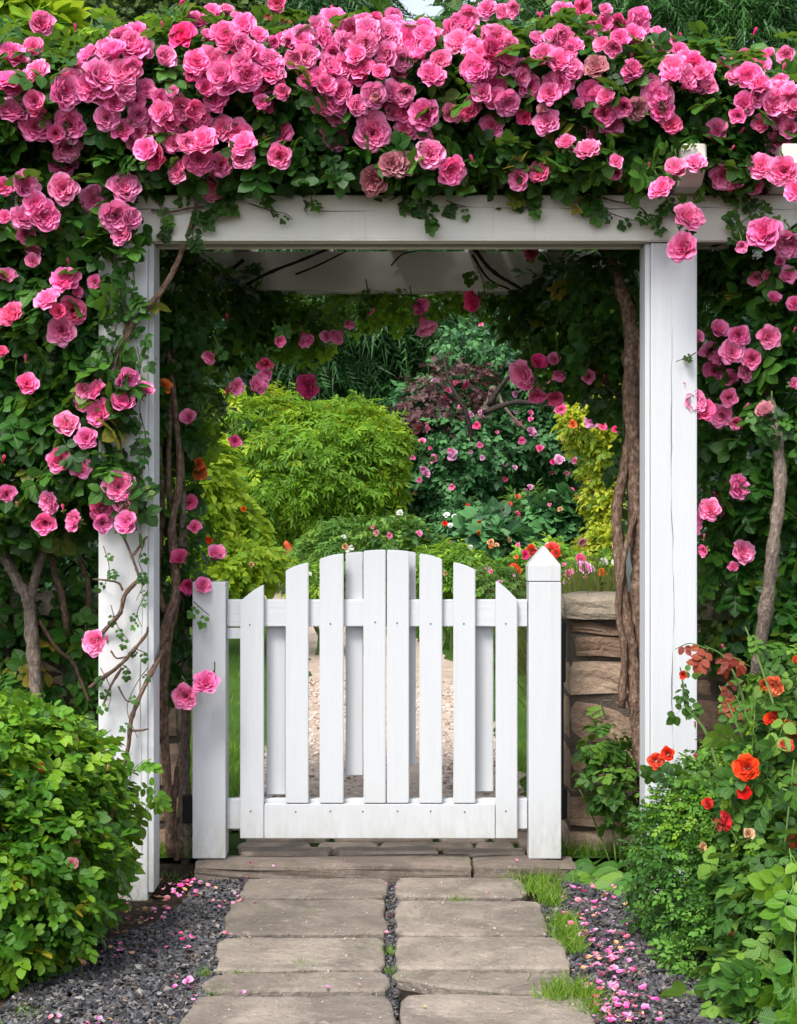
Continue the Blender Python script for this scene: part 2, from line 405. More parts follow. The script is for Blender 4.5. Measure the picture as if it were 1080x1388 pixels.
def rock(name, x0, x1, y0, y1, z0, z1, mat, parent, rough=.006, seed=0, sub=3, rnd=.14):
    """an uneven block with worn corners"""
    bm = bmesh.new(); bmesh.ops.create_cube(bm, size=2)
    bmesh.ops.subdivide_edges(bm, edges=bm.edges[:], cuts=sub, use_grid_fill=True)
    hx, hy, hz = (x1 - x0) / 2, (y1 - y0) / 2, (z1 - z0) / 2
    m = min(hx, hy, hz)
    rr = random.Random(seed * 77 + int(x0 * 1000))
    ph = [rr.uniform(0, 6.28) for _ in range(6)]
    for v in bm.verts:
        c = v.co
        l = max(abs(c.x), abs(c.y), abs(c.z)); cnt = sum(abs(abs(q) - 1) < 1e-4 for q in c)
        p = Vector((c.x * hx, c.y * hy, c.z * hz))
        if cnt >= 2:
            k = rnd * m * (1 if cnt == 2 else 1.5)
            p -= Vector((math.copysign(k, c.x) if abs(abs(c.x) - 1) < 1e-4 else 0, math.copysign(k, c.y) if abs(abs(c.y) - 1) < 1e-4 else 0, math.copysign(k, c.z) if abs(abs(c.z) - 1) < 1e-4 else 0))
        p += Vector([rr.uniform(-rough, rough) for _ in range(3)])
        p += Vector((0, math.sin(c.x * 2.2 + ph[0]) * math.sin(c.z * 2.0 + ph[1]), math.sin(c.x * 2.5 + ph[2]))) * rough * .8
        v.co = p + Vector(((x0 + x1) / 2, (y0 + y1) / 2, (z0 + z1) / 2))
    return bm_obj(name, bm, mat, parent)

def catmull(P, n=6):
    P = [Vector(p) for p in P]; Q = [P[0] * 2 - P[1]] + P + [P[-1] * 2 - P[-2]]; out = []
    for i in range(1, len(Q) - 2):
        a, b, c, d = Q[i - 1:i + 3]
        for k in range(n):
            t = k / n
            out.append(.5 * ((2 * b) + (c - a) * t + (2 * a - 5 * b + 4 * c - d) * t * t + (3 * b - a - 3 * c + d) * t ** 3))
    out.append(P[-1]); return out

def tube_data(P, r0, r1, sides=7, wob=.12, n=6, seed=0, knots=True):
    pts = catmull(P, n); N = len(pts); rr = random.Random(seed)
    V, LV = [], []
    up = Vector((.3, .9, .2)).normalized(); L = 0
    for i, p in enumerate(pts):
        d = (pts[min(i + 1, N - 1)] - pts[max(i - 1, 0)]).normalized()
        a = d.cross(up).normalized(); b = d.cross(a).normalized()
        if i: L += (p - pts[i - 1]).length
        t = i / (N - 1); r = r0 + (r1 - r0) * t
        if knots and rr.random() < .12: r *= 1.22
        for s in range(sides):
            th = s / sides * 6.2832
            q = r * (1 + wob * (rr.random() * 2 - 1))
            V.append(p + a * math.cos(th) * q + b * math.sin(th) * q); LV.append((math.cos(th) * .5, L, math.sin(th) * .5))
    F = []
    for i in range(N - 1):
        for s in range(sides):
            F.append((i * sides + s, i * sides + (s + 1) % sides, (i + 1) * sides + (s + 1) % sides, (i + 1) * sides + s))
    T = []
    V.append(pts[-1] + (pts[-1] - pts[-2]).normalized() * r1 * .6); LV.append((0, L, 0)); k = len(V) - 1
    for s in range(sides): T.append(((N - 1) * sides + s, (N - 1) * sides + (s + 1) % sides, k))
    V.append(pts[0]); LV.append((0, 0, 0)); k = len(V) - 1
    for s in range(sides): T.append(((s + 1) % sides, s, k))
    return np.array([tuple(v) for v in V]), [np.array(F), np.array(T)], np.full(len(V), rr.random()), np.array(LV)

def tube(name, P, r0, r1, mat, parent=None, **kw):
    V, F, r, lv = tube_data(P, r0, r1, **kw)
    return link(name, np_mesh(name, V, F, True, {'rnd': r, 'lv': lv}), parent, mat)

# ---------------------------------------------------------------- leaf templates
def leaflet(wd=.36, fold=.07, tipz=-.1):
    V = np.array([(0, 0, 0), (-wd * .8, .24, fold), (0, .24, 0), (wd * .8, .24, fold), (-wd, .58, fold * .8), (0, .58, -.02), (wd, .58, fold * .8), (0, 1, tipz)], float)
    F = [np.array([(0, 2, 1), (0, 3, 2), (4, 5, 7), (5, 6, 7)]), np.array([(1, 2, 5, 4), (2, 3, 6, 5)])]
    LV = np.stack([V[:, 0], V[:, 1], np.zeros(8)], -1)
    return V, F, LV

def leaflet_hi(wd=.38, fold=.06, tipz=-.12):
    V = [(0, 0, 0)]
    for t, w_, z in ((.16, .72, .9), (.46, 1.0, 1.0), (.78, .66, .4)):
        zz0 = -.10 * t * t
        V += [(-wd * w_, t, fold * z + zz0), (0, t, zz0), (wd * w_, t, fold * z + zz0)]
    V.append((0, 1.0, tipz)); V = np.array(V, float)
    F = [np.array([(0, 2, 1), (0, 3, 2), (7, 8, 10), (8, 9, 10)]), np.array([(1, 2, 5, 4), (2, 3, 6, 5), (4, 5, 8, 7), (5, 6, 9, 8)])]
    return V, F, np.stack([V[:, 0], V[:, 1], np.zeros(11)], -1)

def leaflet_lo(wd=.36, fold=.08, tipz=-.12):
    V = np.array([(0, 0, 0), (-wd, .42, fold), (0, .42, -.02), (wd, .42, fold), (0, 1, tipz)], float)
    return V, [np.array([(0, 2, 1), (0, 3, 2), (1, 2, 4), (2, 3, 4)])], np.stack([V[:, 0], V[:, 1], np.zeros(5)], -1)

def place_tpl(tpl, items, s_key=None):
    pos = np.array([i[0] for i in items], float); R = np.array([i[1] for i in items], float); sc = np.array([i[2] for i in items], float)
    V, F, _, lv = batch(tpl, pos, R, sc, np.zeros(len(items)))
    return V, F, lv

def rotz(a): c, s = math.cos(a), math.sin(a); return np.array([[c, -s, 0], [s, c, 0], [0, 0, 1.0]])
def rotx(a): c, s = math.cos(a), math.sin(a); return np.array([[1.0, 0, 0], [0, c, -s], [0, s, c]])
def roty(a): c, s = math.cos(a), math.sin(a); return np.array([[c, 0, s], [0, 1.0, 0], [-s, 0, c]])

def compound(pairs=2, wd=.38, seed=0, droop=.2, lf=None):
    """a rose leaf: a stalk, paired leaflets and an end leaflet; overall length about 1"""
    rr = random.Random(seed); it = []
    for k in range(pairs):
        t = .24 + k * (.36 if pairs == 2 else .22)
        for s in (-1, 1):
            it.append(((s * .015, t + rr.uniform(-.03, .03), -droop * t * t), rotz(-s * rr.uniform(1.0, 1.3)) @ rotx(rr.uniform(-.25, .15)) @ roty(s * rr.uniform(-.1, .35)), rr.uniform(.36, .45) * (.85 + .15 * k)))
    it.append(((0, .60, -droop * .36), rotx(-droop * rr.uniform(.6, 1.4)), .48))
    V, F, lv = place_tpl((lf or leaflet_hi)(wd), it)
    st = np.array([(-.01, 0, 0), (.01, 0, 0), (-.007, .3, -droop * .09), (.007, .3, -droop * .09), (-.005, .62, -droop * .38), (.005, .62, -droop * .38)])
    sf = np.array([(0, 1, 3, 2), (2, 3, 5, 4)]) + len(V)
    F2 = [F[0], np.concatenate([F[1], sf]) if len(F) > 1 else sf]
    return np.concatenate([V, st]), F2, np.concatenate([lv, np.zeros((6, 3))])

def sprig(n, length, leaf, wd, seed, spread=1.0, lf=None):
    """a twig end with n simple leaves"""
    rr = random.Random(seed); it = []
    for k in range(n):
        t = (k + .5) / n; s = -1 if k % 2 else 1
        a = s * (1.25 - .9 * t) * spread if k < n - 1 else 0
        it.append(((0, t * length, 0), rotz(-a) @ roty(rr.uniform(-.7, .7)) @ rotx(rr.uniform(-.35, .5)), leaf * rr.uniform(.75, 1.1)))
    return place_tpl((lf or leaflet)(wd), it)

def frond(n=7, droop=.35):
    """a flat conifer spray of narrow fingers"""
    V, F, LV = [], [], []
    for k in range(n):
        t = k / n
        for s in (-1, 1):
            L = .34 * (1 - t * .6); a = .75
            bx, by, bz = 0, t, -droop * t * t
            tx, ty, tz = s * L * math.sin(a), t + L * math.cos(a), -droop * t * t - .10
            w = .035
            o = len(V); V += [(bx, by - w, bz), (bx, by + w, bz), (tx, ty, tz)]; F.append((o, o + 1, o + 2) if s > 0 else (o, o + 2, o + 1))
            LV += [(0, 0, 0), (.1, .2, 0), (.3, 1, 0)]
    o = len(V); V += [(-.03, .7, -droop * .5), (.03, .7, -droop * .5), (0, 1.2, -droop * 1.3)]; F.append((o, o + 1, o + 2)); LV += [(0, 0, 0), (.1, .2, 0), (.3, 1, 0)]
    return np.array(V), [np.array(F)], np.array(LV)

diamond = (np.array([(0, 0, 0), (.34, .45, .06), (0, 1, -.08), (-.34, .45, .06)], float), [np.array([(0, 1, 2), (0, 2, 3)])], np.array([(0, 0, 0), (.34, .45, 0), (0, 1, 0), (-.34, .45, 0)], float))

TPL = {
    'rose': [compound(2, .40, 1), compound(2, .42, 2, .35), compound(3, .38, 3, .3), compound(2, .36, 4, .1)],
    'shrub': [sprig(6, .75, .42, .36, 5, lf=leaflet_hi), sprig(5, .7, .46, .38, 6, lf=leaflet_hi), sprig(7, .8, .40, .34, 7, lf=leaflet_hi)],
    'shrub_far': [sprig(6, .75, .42, .36, 5, lf=leaflet_lo), sprig(5, .7, .46, .38, 6, lf=leaflet_lo), sprig(7, .8, .40, .34, 7, lf=leaflet_lo)],
    'fine': [sprig(9, .85, .26, .34, 8, 1.2), sprig(8, .8, .28, .30, 9, 1.3), sprig(10, .9, .24, .32, 10)],
    'broad': [sprig(3, .5, .75, .36, 11, lf=leaflet_hi), sprig(4, .6, .65, .40, 12, lf=leaflet_hi)],
    'willowy': [sprig(6, .8, .5, .19, 13, lf=leaflet_lo), sprig(7, .85, .48, .17, 14, lf=leaflet_lo)],
    'frond': [frond(6, .3), frond(7, .5)],
    'rose_lo': [compound(2, .40, 1, lf=leaflet_lo), compound(2, .42, 2, .35, lf=leaflet_lo), compound(3, .38, 3, .3, lf=leaflet_lo), compound(2, .36, 4, .1, lf=leaflet_lo)],
    'fine_lo': [sprig(9, .85, .26, .36, 8, 1.2, lf=leaflet_lo), sprig(8, .8, .28, .34, 9, 1.3, lf=leaflet_lo), sprig(10, .9, .24, .34, 10, lf=leaflet_lo)],
    'far': [(lambda a: a)(place_tpl(diamond, [((random.uniform(-.5, .5), random.uniform(-.5, .5), random.uniform(-.25, .25)), rotz(random.uniform(0, 6.3)) @ rotx(random.uniform(-.9, .9)) @ roty(random.uniform(-.8, .8)), random.uniform(.3, .5)) for _ in range(9)])) for k in range(3)],
}

class Blob:
    """an ellipsoid of foliage; pixel anchored centre at depth Y, radii in pixels at that depth, ry in metres"""
    def __init__(s, px, py, Y, rx, rz, rd):
        s.c = np.array(PW(px, py, Y)); s.r = np.array((rx * Y / FPX, rd, rz * Y / FPX))

def sample_blobs(blobs, n, rg, shell=(.62, 1.04), lump=.16, keep_in=.62, gaps=.25, gf=None):
    area = np.array([b.r[0] * b.r[2] + b.r[0] * b.r[1] + b.r[1] * b.r[2] for b in blobs]); pr = area / area.sum()
    k = rg.choice(len(blobs), int(n * 2.2), p=pr)
    C = np.array([b.c for b in blobs])[k]; Rr = np.array([b.r for b in blobs])[k]
    d = nrm(rg.normal(size=(len(k), 3)))
    t = shell[0] + (shell[1] - shell[0]) * rg.random(len(k)) ** .6
    f = 2.2 / max(.12, float(np.median(Rr)))
    base = C + d * Rr
    t = t * (1 + lump * snoise(base, f, 3.1) + lump * .5 * snoise(base, f * 2.7, 9.2))
    P = C + d * Rr * t[:, None]; N = nrm(d / Rr)
    ok = np.ones(len(P), bool)
    for i, b in enumerate(blobs):
        q = np.linalg.norm((P - b.c) / b.r, axis=1); ok &= (q > keep_in) | (k == i)
    if gaps: ok &= (snoise(P, gf or f * 2.2, 5.5) * .5 + .5 + rg.random(len(P)) * .6) > gaps
    P, N = P[ok], N[ok]
    return P[:n], N[:n]

def leaves_at(P, N, rg, size, up=.5, jit=.7, droop=.5, var=.36):
    n = len(P)
    Nn = nrm(N * .7 + np.array((0, 0, up)) + rg.normal(size=(n, 3)) * jit * .6)
    D = N * .8 + rg.normal(size=(n, 3)) * .7 + np.array((0, 0, -droop))
    return frames(Nn, D), size * (1 - var + 2 * var * rg.random(n))

def emit(tname, P, R, sc, rn, rg):
    T = TPL[tname]; k = rg.integers(0, len(T), len(P)); out = []
    for i, t in enumerate(T):
        m = k == i
        if m.any(): out.append(batch(t, P[m], R[m], sc[m], rn[m]))
    return out

LEAF_ME = {}
def leaf_mesh(tname, i, mat):
    key = (tname, i, mat.name)
    if key not in LEAF_ME:
        V, F, LV = TPL[tname][i]
        me = np_mesh('leaf', V, F, True, {'rnd': np.zeros(len(V)), 'lv': LV}); me.materials.append(mat); LEAF_ME[key] = me
    return LEAF_ME[key]

def in_frame(P):
    px = CX + P[:, 0] / P[:, 1] * FPX; py = HY - (P[:, 2] - EYE) / P[:, 1] * FPX
    return px, py

def foliage(parent, blobs, n, size, mat, tname, seed, up=.5, jit=.7, droop=.5, parts=0, keep=None, name='foliage', cull=.3, **kw):
    rg = np.random.default_rng(seed)
    P, N = sample_blobs(blobs, n, rg, **kw)
    k = N[:, 1] < cull
    if keep is not None: k &= keep(P)
    P, N = P[k], N[k]
    R, sc = leaves_at(P, N, rg, size, up, jit, droop)
    rn = rg.random(len(P)) * .55 + .45 * (snoise(P, 3.0, seed) * .5 + .5)
    rest = np.ones(len(P), bool)
    if parts:
        px, py = in_frame(P)
        vis = (px > 0) & (px < 1080) & (py > 0) & (py < 1388) & (P[:, 1] > 0)
        if vis.sum() > parts:
            x0, x1, y0, y1 = px[vis].min(), px[vis].max() + 1, py[vis].min(), py[vis].max() + 1
            g = max(14.0, math.sqrt((x1 - x0) * (y1 - y0) / (parts * 1.15)))
            cell = ((px - x0) // g).astype(int) * 1000 + ((py - y0) // g).astype(int)
            order = np.argsort(P[:, 1]); seen = set(); chosen = []
            for i in order:
                if vis[i] and cell[i] not in seen:
                    seen.add(cell[i]); chosen.append(i)
                    if len(chosen) >= parts: break
            T = TPL[tname]
            for i in chosen:
                rest[i] = False
                o = link('leaf', leaf_mesh(tname, int(rg.integers(0, len(T))), mat), parent, loc=P[i], scale=float(sc[i]))
                o.rotation_mode = 'QUATERNION'; o.rotation_quaternion = Matrix(R[i].tolist()).to_quaternion()
    lo = {'rose': 'rose_lo', 'fine': 'fine_lo', 'shrub': 'shrub_far'}.get(tname, tname)
    fr = rest & ((N[:, 1] < -.35) | (N[:, 2] > .75)) if tname != 'fine' else np.zeros(len(P), bool); bk = rest & ~fr
    V, F, r, lv = merge([x for m, t in ((fr, tname), (bk, lo)) if m.any() for x in emit(t, P[m], R[m], sc[m], rn[m], rg)])
    return link(name, np_mesh(name, V, F, True, {'rnd': r, 'lv': lv}), parent, mat, kind='stuff')

# ---------------------------------------------------------------- rose blooms (axis +z, radius about 1)
def petal_grid(width, R, h0, theta, length, cup, curl, rg, nu=5, nv=5, layer=0.0, rot=0.0):
    """a petal that starts near the axis, rises, and opens by theta (0 upright .. 1 flat)"""
    V, LV = [], []
    ruf = rg.uniform(-1, 1, 4)
    for j in range(nv):
        v = j / (nv - 1)
        ang = theta * (math.pi / 2) * (v ** .55) + curl * max(0, v - .6) * 1.9
        # integrate profile
        r = R; z = h0; steps = 8
        for s in range(steps):
            vv = v * (s + .5) / steps
            a = theta * (math.pi / 2) * (vv ** .45) + curl * max(0, vv - .6) * 2.2
            r += math.sin(a) * length * v / steps; z += math.cos(a) * length * v / steps
        w = width * 1.22 * (.30 + .70 * math.sin(min(1, v * 1.15 + .1) * math.pi * .5)) * (1 - .26 * max(0, v - .74) / .26)
        for i in range(nu):
            u = i / (nu - 1) * 2 - 1
            drop = length * .14 * (u * u) * (v ** 2)
            rr = max(.02, r)
            da = u * w / max(rr, .22) if rr < .9 else u * w / rr
            da = max(-1.5, min(1.5, da))
            rad = r - drop * math.sin(ang) + .06 * ruf[0] * math.sin(u * 3.4 + ruf[1] * 3) * v
            zz = z + cup * u * u * v - drop * math.cos(ang) + .085 * math.sin(u * 4.6 + ruf[2] * 4) * v * v + .03 * ruf[3] * v
            V.append((rad * math.cos(rot + da), rad * math.sin(rot + da), zz)); LV.append((u, v, layer))
    F = []
    for j in range(nv - 1):
        for i in range(nu - 1):
            a = j * nu + i; F.append((a, a + 1, a + nu + 1, a + nu))
    return np.array(V), [np.array(F)], np.full(len(V), rg.random()), np.array(LV)

def rose_mesh(seed, openness=1.0, name='rose_bloom', rich=1.0, nu=5, nv=5):
    rg = np.random.default_rng(seed); out = []
    rings = [  # count, R, theta, length, width, cup, curl, layer
        (5, .10, .88, .92, .50, .14, .24, 0.0),
        (7, .10, .76, .86, .42, .14, .26, .12),
        (8, .10, .62, .80, .34, .13, .26, .28),
        (9, .10, .47, .71, .27, .11, .24, .45),
        (9, .09, .34, .62, .21, .09, .22, .62),
        (7, .07, .21, .53, .16, .06, .20, .8),
        (5, .03, .08, .47, .10, .02, .1, 1.0)]
    for k, (c, R, th, L, W, cup, curl, lay) in enumerate(rings):
        c = max(3, int(round(c * rich))); off = rg.uniform(0, 6.28)
        for i in range(c):
            t2 = (th * openness + rg.uniform(-.07, .07))
            out.append(petal_grid(W * rg.uniform(.9, 1.15), R, -.18 + k * .025, max(.02, t2), L * rg.uniform(.9, 1.08), cup, curl * rg.uniform(.4, 1.6), rg, nu, nv, lay, off + i * 6.2832 / c + rg.uniform(-.16, .16)))
    V, F, r, lv = merge(out)
    V[:, 2] -= .28
    a, b = rg.uniform(-.08, .08, 2)
    V[:, 2] += V[:, 0] * a + V[:, 1] * b
    return np_mesh(name, V, F, True, {'rnd': r, 'lv': lv})

def calyx_mesh():
    out = []
    V, F, r, lv = tube_data([(0, 0, -.98), (0, 0, -.7), (0, 0, -.52), (0, 0, -.40)], .05, .17, sides=7, wob=.03, n=2, knots=False); out.append((V, F, r, lv))
    rg = np.random.default_rng(5)
    for i in range(5): out.append(petal_grid(.10, .1, -.46, 1.25, .42, .0, .4, rg, 3, 4, 0, i * 1.2566))
    V, F, r, lv = merge(out); lv[:] = 0
    me = np_mesh('calyx', V, F, True, {'rnd': r, 'lv': lv}); me.materials.append(M['stem_green']); return me

def bud_mesh():
    rg = np.random.default_rng(9)
    out = [petal_grid(.30, .12, -.3, .10, .95, 0, -.25, rg, 5, 6, .2, i * 1.5708 + .2) for i in range(4)]
    out += [petal_grid(.22, .06, -.25, .04, .98, 0, -.2, rg, 5, 6, .6, i * 2.09) for i in range(3)]
    V, F, r, lv = merge(out)
    return np_mesh('rose_bud', V, F, True, {'rnd': r, 'lv': lv})

def variant(me, mat):
    m2 = me.copy(); m2.materials.clear(); m2.materials.append(mat); return m2
_open = [rose_mesh(20 + i, 1.0) for i in range(5)] + [rose_mesh(40, 1.08, rich=.9), rose_mesh(41, .86, rich=1.1)]
_half = [rose_mesh(60 + i, .62, rich=.85) for i in range(3)]
_simple = [rose_mesh(70 + i, 1.05, rich=.55, nu=4, nv=4) for i in range(2)]
_bud = bud_mesh(); CALYX = calyx_mesh()
BL = {}
for col, mt in (('pink', 'petal_pink'), ('hot', 'petal_hot'), ('dull', 'petal_dull'), ('red', 'petal_red'), ('orange', 'petal_orange'), ('white', 'petal_white'), ('mauve', 'petal_mauve'), ('faded', 'petal_faded')):
    BL[col] = dict(open=[variant(m, M[mt]) for m in _open], half=[variant(m, M[mt]) for m in _half], bud=[variant(_bud, M[mt])], simple=[variant(m, M[mt]) for m in _simple])

def front_Y(px, py, blobs, default):
    d = np.array(((px - CX) / FPX, 1.0, -(py - HY) / FPX)); o = np.array((0, 0, EYE)); best = None
    for b in blobs:
        A = d / b.r; B = (o - b.c) / b.r
        a, h, c = A @ A, A @ B, B @ B - 1
        q = h * h - a * c
        if q > 0:
            t = (-h - math.sqrt(q)) / a
            if best is None or t < best[0]: best = (t, b)
    if best is None: return default, None
    p = o + d * best[0]; return best[0], nrm((p - best[1].c) / best[1].r ** 2)

brng = random.Random(99)
BLC = []
def bloom(parent, px, py, dpx, Y, N=None, col='pink', form=None, face=None, name='rose_bloom'):
    if form is None:
        form = 'bud' if dpx < 15 else ('half' if dpx < 26 or (dpx < 34 and brng.random() < .35) else 'open')
    c = PW(px, py, Y)
    d = Vector((0, -1, .25)) if face is None else Vector(face)
    if N is not None: d += Vector(N.tolist()) * .45
    d += Vector((brng.gauss(0, .50), 0, brng.gauss(0, .42)))
    if form == 'bud': d = Vector((brng.gauss(0, .5), -.4, 1))
    d.normalize()
    q = d.to_track_quat('Z', 'Y') @ Quaternion((0, 0, 1), brng.uniform(0, 6.28))
    sc = dpx * .5 * Y / FPX * (1.5 * brng.uniform(.86, 1.12) if form in ('open', 'simple') else (1.75 if form == 'half' else 1.6))
    BLC.append((c.x, c.y, c.z, dpx * .5 * Y / FPX))
    me = brng.choice(BL[col][form])
    nm = 'rose_bud' if form == 'bud' else name
    b = link(nm, me, parent, loc=c, rot=q, scale=sc)
    return b

def add_calyx(b):
    c = bpy.data.objects.new('calyx', CALYX); COL.objects.link(c); c.parent = b; return c

# ================================================================= SETTING
# ground sheet
ys = np.concatenate([np.linspace(-6, 5.8, 24), np.linspace(5.84, 6.04, 6), np.linspace(6.3, 40, 50), np.linspace(44, 300, 14)])
xs = np.concatenate([np.linspace(-200, -12, 8), np.linspace(-10, 10, 41), np.linspace(12, 200, 8)])
V = np.array([(x, y, ground_h(min(y, 40)) - .028 + .006 * math.sin(x * 9 + y * 7)) for y in ys for x in xs])
nx = len(xs); F = np.array([(j * nx + i, j * nx + i + 1, (j + 1) * nx + i + 1, (j + 1) * nx + i) for j in range(len(ys) - 1) for i in range(nx - 1)])
g = link('ground', np_mesh('ground', V, [F]), None, M['soil'], kind='structure')

# lawn sheet beyond the walls
ys = np.concatenate([np.linspace(6.02, 40, 60), np.linspace(44, 300, 10)])
V = np.array([(x, y, ground_h(min(y, 40)) + .001) for y in ys for x in xs])
F = np.array([(j * nx + i, j * nx + i + 1, (j + 1) * nx + i + 1, (j + 1) * nx + i) for j in range(len(ys) - 1) for i in range(nx - 1)])
link('lawn', np_mesh('lawn', V, [F]), None, M['lawn'], kind='structure')

def sstep(a, b, t): t = max(0, min(1, (t - a) / (b - a))); return t * t * (3 - 2 * t)
def path_c(Y): return -.07 - 1.45 * sstep(11.5, 20, Y) - 1.6 * sstep(19, 27, Y)
def path_w(Y): return .64 - .12 * sstep(7, 16, Y)
gp = empty('garden_path', (0, 6.6, .03), kind='structure')
V, F = [], []
yy = np.linspace(6.5, 24, 90)
for y in yy:
    for k in range(9):
        u = k / 4 - 1; e = .03 * math.sin(y * 7 + u * 3) + .02 * math.sin(y * 17)
        V.append((path_c(y) + u * (path_w(y) + e), y, ground_h(y) + .012 + .010 * (1 - abs(u)) + .003 * math.sin(y * 31 + u * 9)))
for j in range(len(yy) - 1):
    for i in range(8): F.append((j * 9 + i, j * 9 + i + 1, (j + 1) * 9 + i + 1, (j + 1) * 9 + i))
link('path_surface', np_mesh('path_surface', np.array(V), [np.array(F)]), gp, M['pale_gravel'], kind='structure')

def chips(name, pts, size, mat, seed, parent=None, flat=.5, kind='stuff'):
    rg = np.random.default_rng(seed); n = len(pts)
    base = np.array([(1, 0, 0), (-1, 0, 0), (0, 1, 0), (0, -1, 0), (0, 0, 1), (0, 0, -1)], float)
    jit = base[None] * (1 + rg.uniform(-.35, .35, (n, 6, 1))) + rg.normal(size=(n, 6, 3)) * .22
    N = nrm(rg.normal(size=(n, 3)) * .45 + np.array((0, 0, 1))); R = frames(N, rg.normal(size=(n, 3)))
    sc = size * rg.uniform(.5, 1.25, (n, 1, 1)); jit[:, :, 2] *= flat
    W = np.einsum('nij,nkj->nki', R, jit) * sc + pts[:, None, :]
    f = np.array([(0, 2, 4), (2, 1, 4), (1, 3, 4), (3, 0, 4), (2, 0, 5), (1, 2, 5), (3, 1, 5), (0, 3, 5)])
    F = (f[None] + (np.arange(n) * 6)[:, None, None]).reshape(-1, 3)
    rn = np.repeat(rg.random(n), 6)
    return link(name, np_mesh(name, W.reshape(-1, 3), [F], False, {'rnd': rn}), parent, mat, kind=kind)

def chip_mat(name, stops, rough=.6):
    b = NB(name); a = b.n('ShaderNodeAttribute', attribute_name='rnd')
    tc = b.n('ShaderNodeTexCoord').outputs['Object']; n = b.noise(tc, 120, 3)
    c = b.ramp(a.outputs['Fac'], stops).outputs[0]
    c = b.mix(b.math('MULTIPLY', n.outputs[0], .45), c, tuple(x * .5 for x in stops[0][1]))
    return b.done(b.bsdf(c, rough, .4, b.bump(n.outputs[0], .4, .003)).outputs[0])
M['chip_slate'] = chip_mat('slate_chips', [(0, (.022, .022, .025)), (.45, (.060, .062, .072)), (.78, (.12, .12, .13)), (.86, (.10, .07, .05)), (.94, (.20, .185, .17)), (1, (.34, .32, .30))], .6)
M['chip_pale'] = chip_mat('pale_pebbles', [(0, (.22, .15, .11)), (.4, (.46, .36, .29)), (.8, (.66, .56, .48)), (1, (.8, .74, .68))], .75)

rg = np.random.default_rng(11)
def scatter_poly(n, x0, x1, y0, y1, test, z, rg):
    P = np.stack([rg.uniform(x0, x1, n), rg.uniform(y0, y1, n), np.zeros(n)], -1)
    k = np.array([test(p[0], p[1]) for p in P]); P = P[k]
    P[:, 2] = z + rg.uniform(0, .012, len(P)); return P

def path_left(Y):   return -.49 + .02 * math.sin(Y * 9) - .02 * (Y < 4.7) * 0
def path_right(Y):  return .455 + .02 * math.sin(Y * 7)
beds = empty('gravel_bed', (-.7, 4.9, 0), kind='structure')
for nm, xa, xb, test in (('slate_gravel', -1.35, -.44, lambda x, y: x < -.475 + .02 * math.sin(y * 8) and x > -.83 - .25 * (5.2 - y) + .05 * math.sin(y * 5)),
                         ('slate_gravel', .40, 1.2, lambda x, y: x > .47 + .02 * math.sin(y * 7) and x < .98 + .05 * math.sin(y * 6))):
    P = scatter_poly(27000, xa, xb, 3.7, 5.84, test, -.018, rg)
    o = chips(nm, P, .0098, M['chip_slate'], len(P)); tag(o, kind='stuff')
    o['label'] = 'dark slate chippings beside the flagstones, %s' % ('strewn with a few pink petals, by the leafy green bush' if xa < 0 else 'strewn with many pink petals, by the red rose')
    o['category'] = 'gravel'
bpy.data.objects.remove(beds)

# pale pebbles of the far path, near part
def on_path(x, y): return abs(x - path_c(y)) < path_w(y) * .98
P = scatter_poly(10000, -.8, .7, 6.45, 11.5, on_path, 0, rg)
P[:, 2] = np.array([ground_h(y) + .014 for y in P[:, 1]])
tag(chips('path_pebbles', P, .015, M['chip_pale'], 5, gp), kind='stuff')

# flagstone path
sp = empty('flagstone_path', (0, 4.9, 0), kind='structure')
def slab(name, corners, z, mat, parent, seed, th=.045, wob=.006):
    if name == 'flagstone':
        m_ = sum((Vector(c) for c in corners), Vector()) / len(corners)
        corners = [Vector(c) + Vector((0, .008 if c[1] < m_.y else -.008, 0)) for c in corners]
    rr = random.Random(seed); out = []
    for i in range(len(corners)):
        a, b = Vector(corners[i]), Vector(corners[(i + 1) % len(corners)]); L = (b - a).length; k = max(2, int(L / .05))
        nrmv = Vector((-(b - a).y, (b - a).x, 0)).normalized()
        for j in range(k):
            t = j / k; e = rr.uniform(-wob, wob) + wob * .8 * math.sin(t * 5 + i * 2 + seed)
            if j == 0: p = a + (sum((Vector(c) for c in corners), Vector()) / len(corners) - a).normalized() * rr.uniform(.008, .02)
            else: p = a.lerp(b, t) + nrmv * e
            out.append(p)
    bm = bmesh.new(); n = len(out); cen = sum(out, Vector()) / n
    tilt = (rr.uniform(-.004, .004), rr.uniform(-.004, .004))
    def zz(p): return z + (p.x - cen.x) * tilt[0] + (p.y - cen.y) * tilt[1]
    rings = []
    for ins, dz in ((0, -th), (0, -.007), (.004, -.002), (.012, 0.0)):
        rings.append([bm.verts.new(((p + (cen - p).normalized() * ins).x, (p + (cen - p).normalized() * ins).y, zz(p) + dz)) for p in out])
    for a, b in zip(rings, rings[1:]):
        for i in range(n): bm.faces.new((a[i], a[(i + 1) % n], b[(i + 1) % n], b[i]))
    bm.faces.new(rings[-1])
    bmesh.ops.triangulate(bm, faces=[f for f in bm.faces if len(f.verts) > 4])
    o = bm_obj(name, bm, mat, parent)
    return o
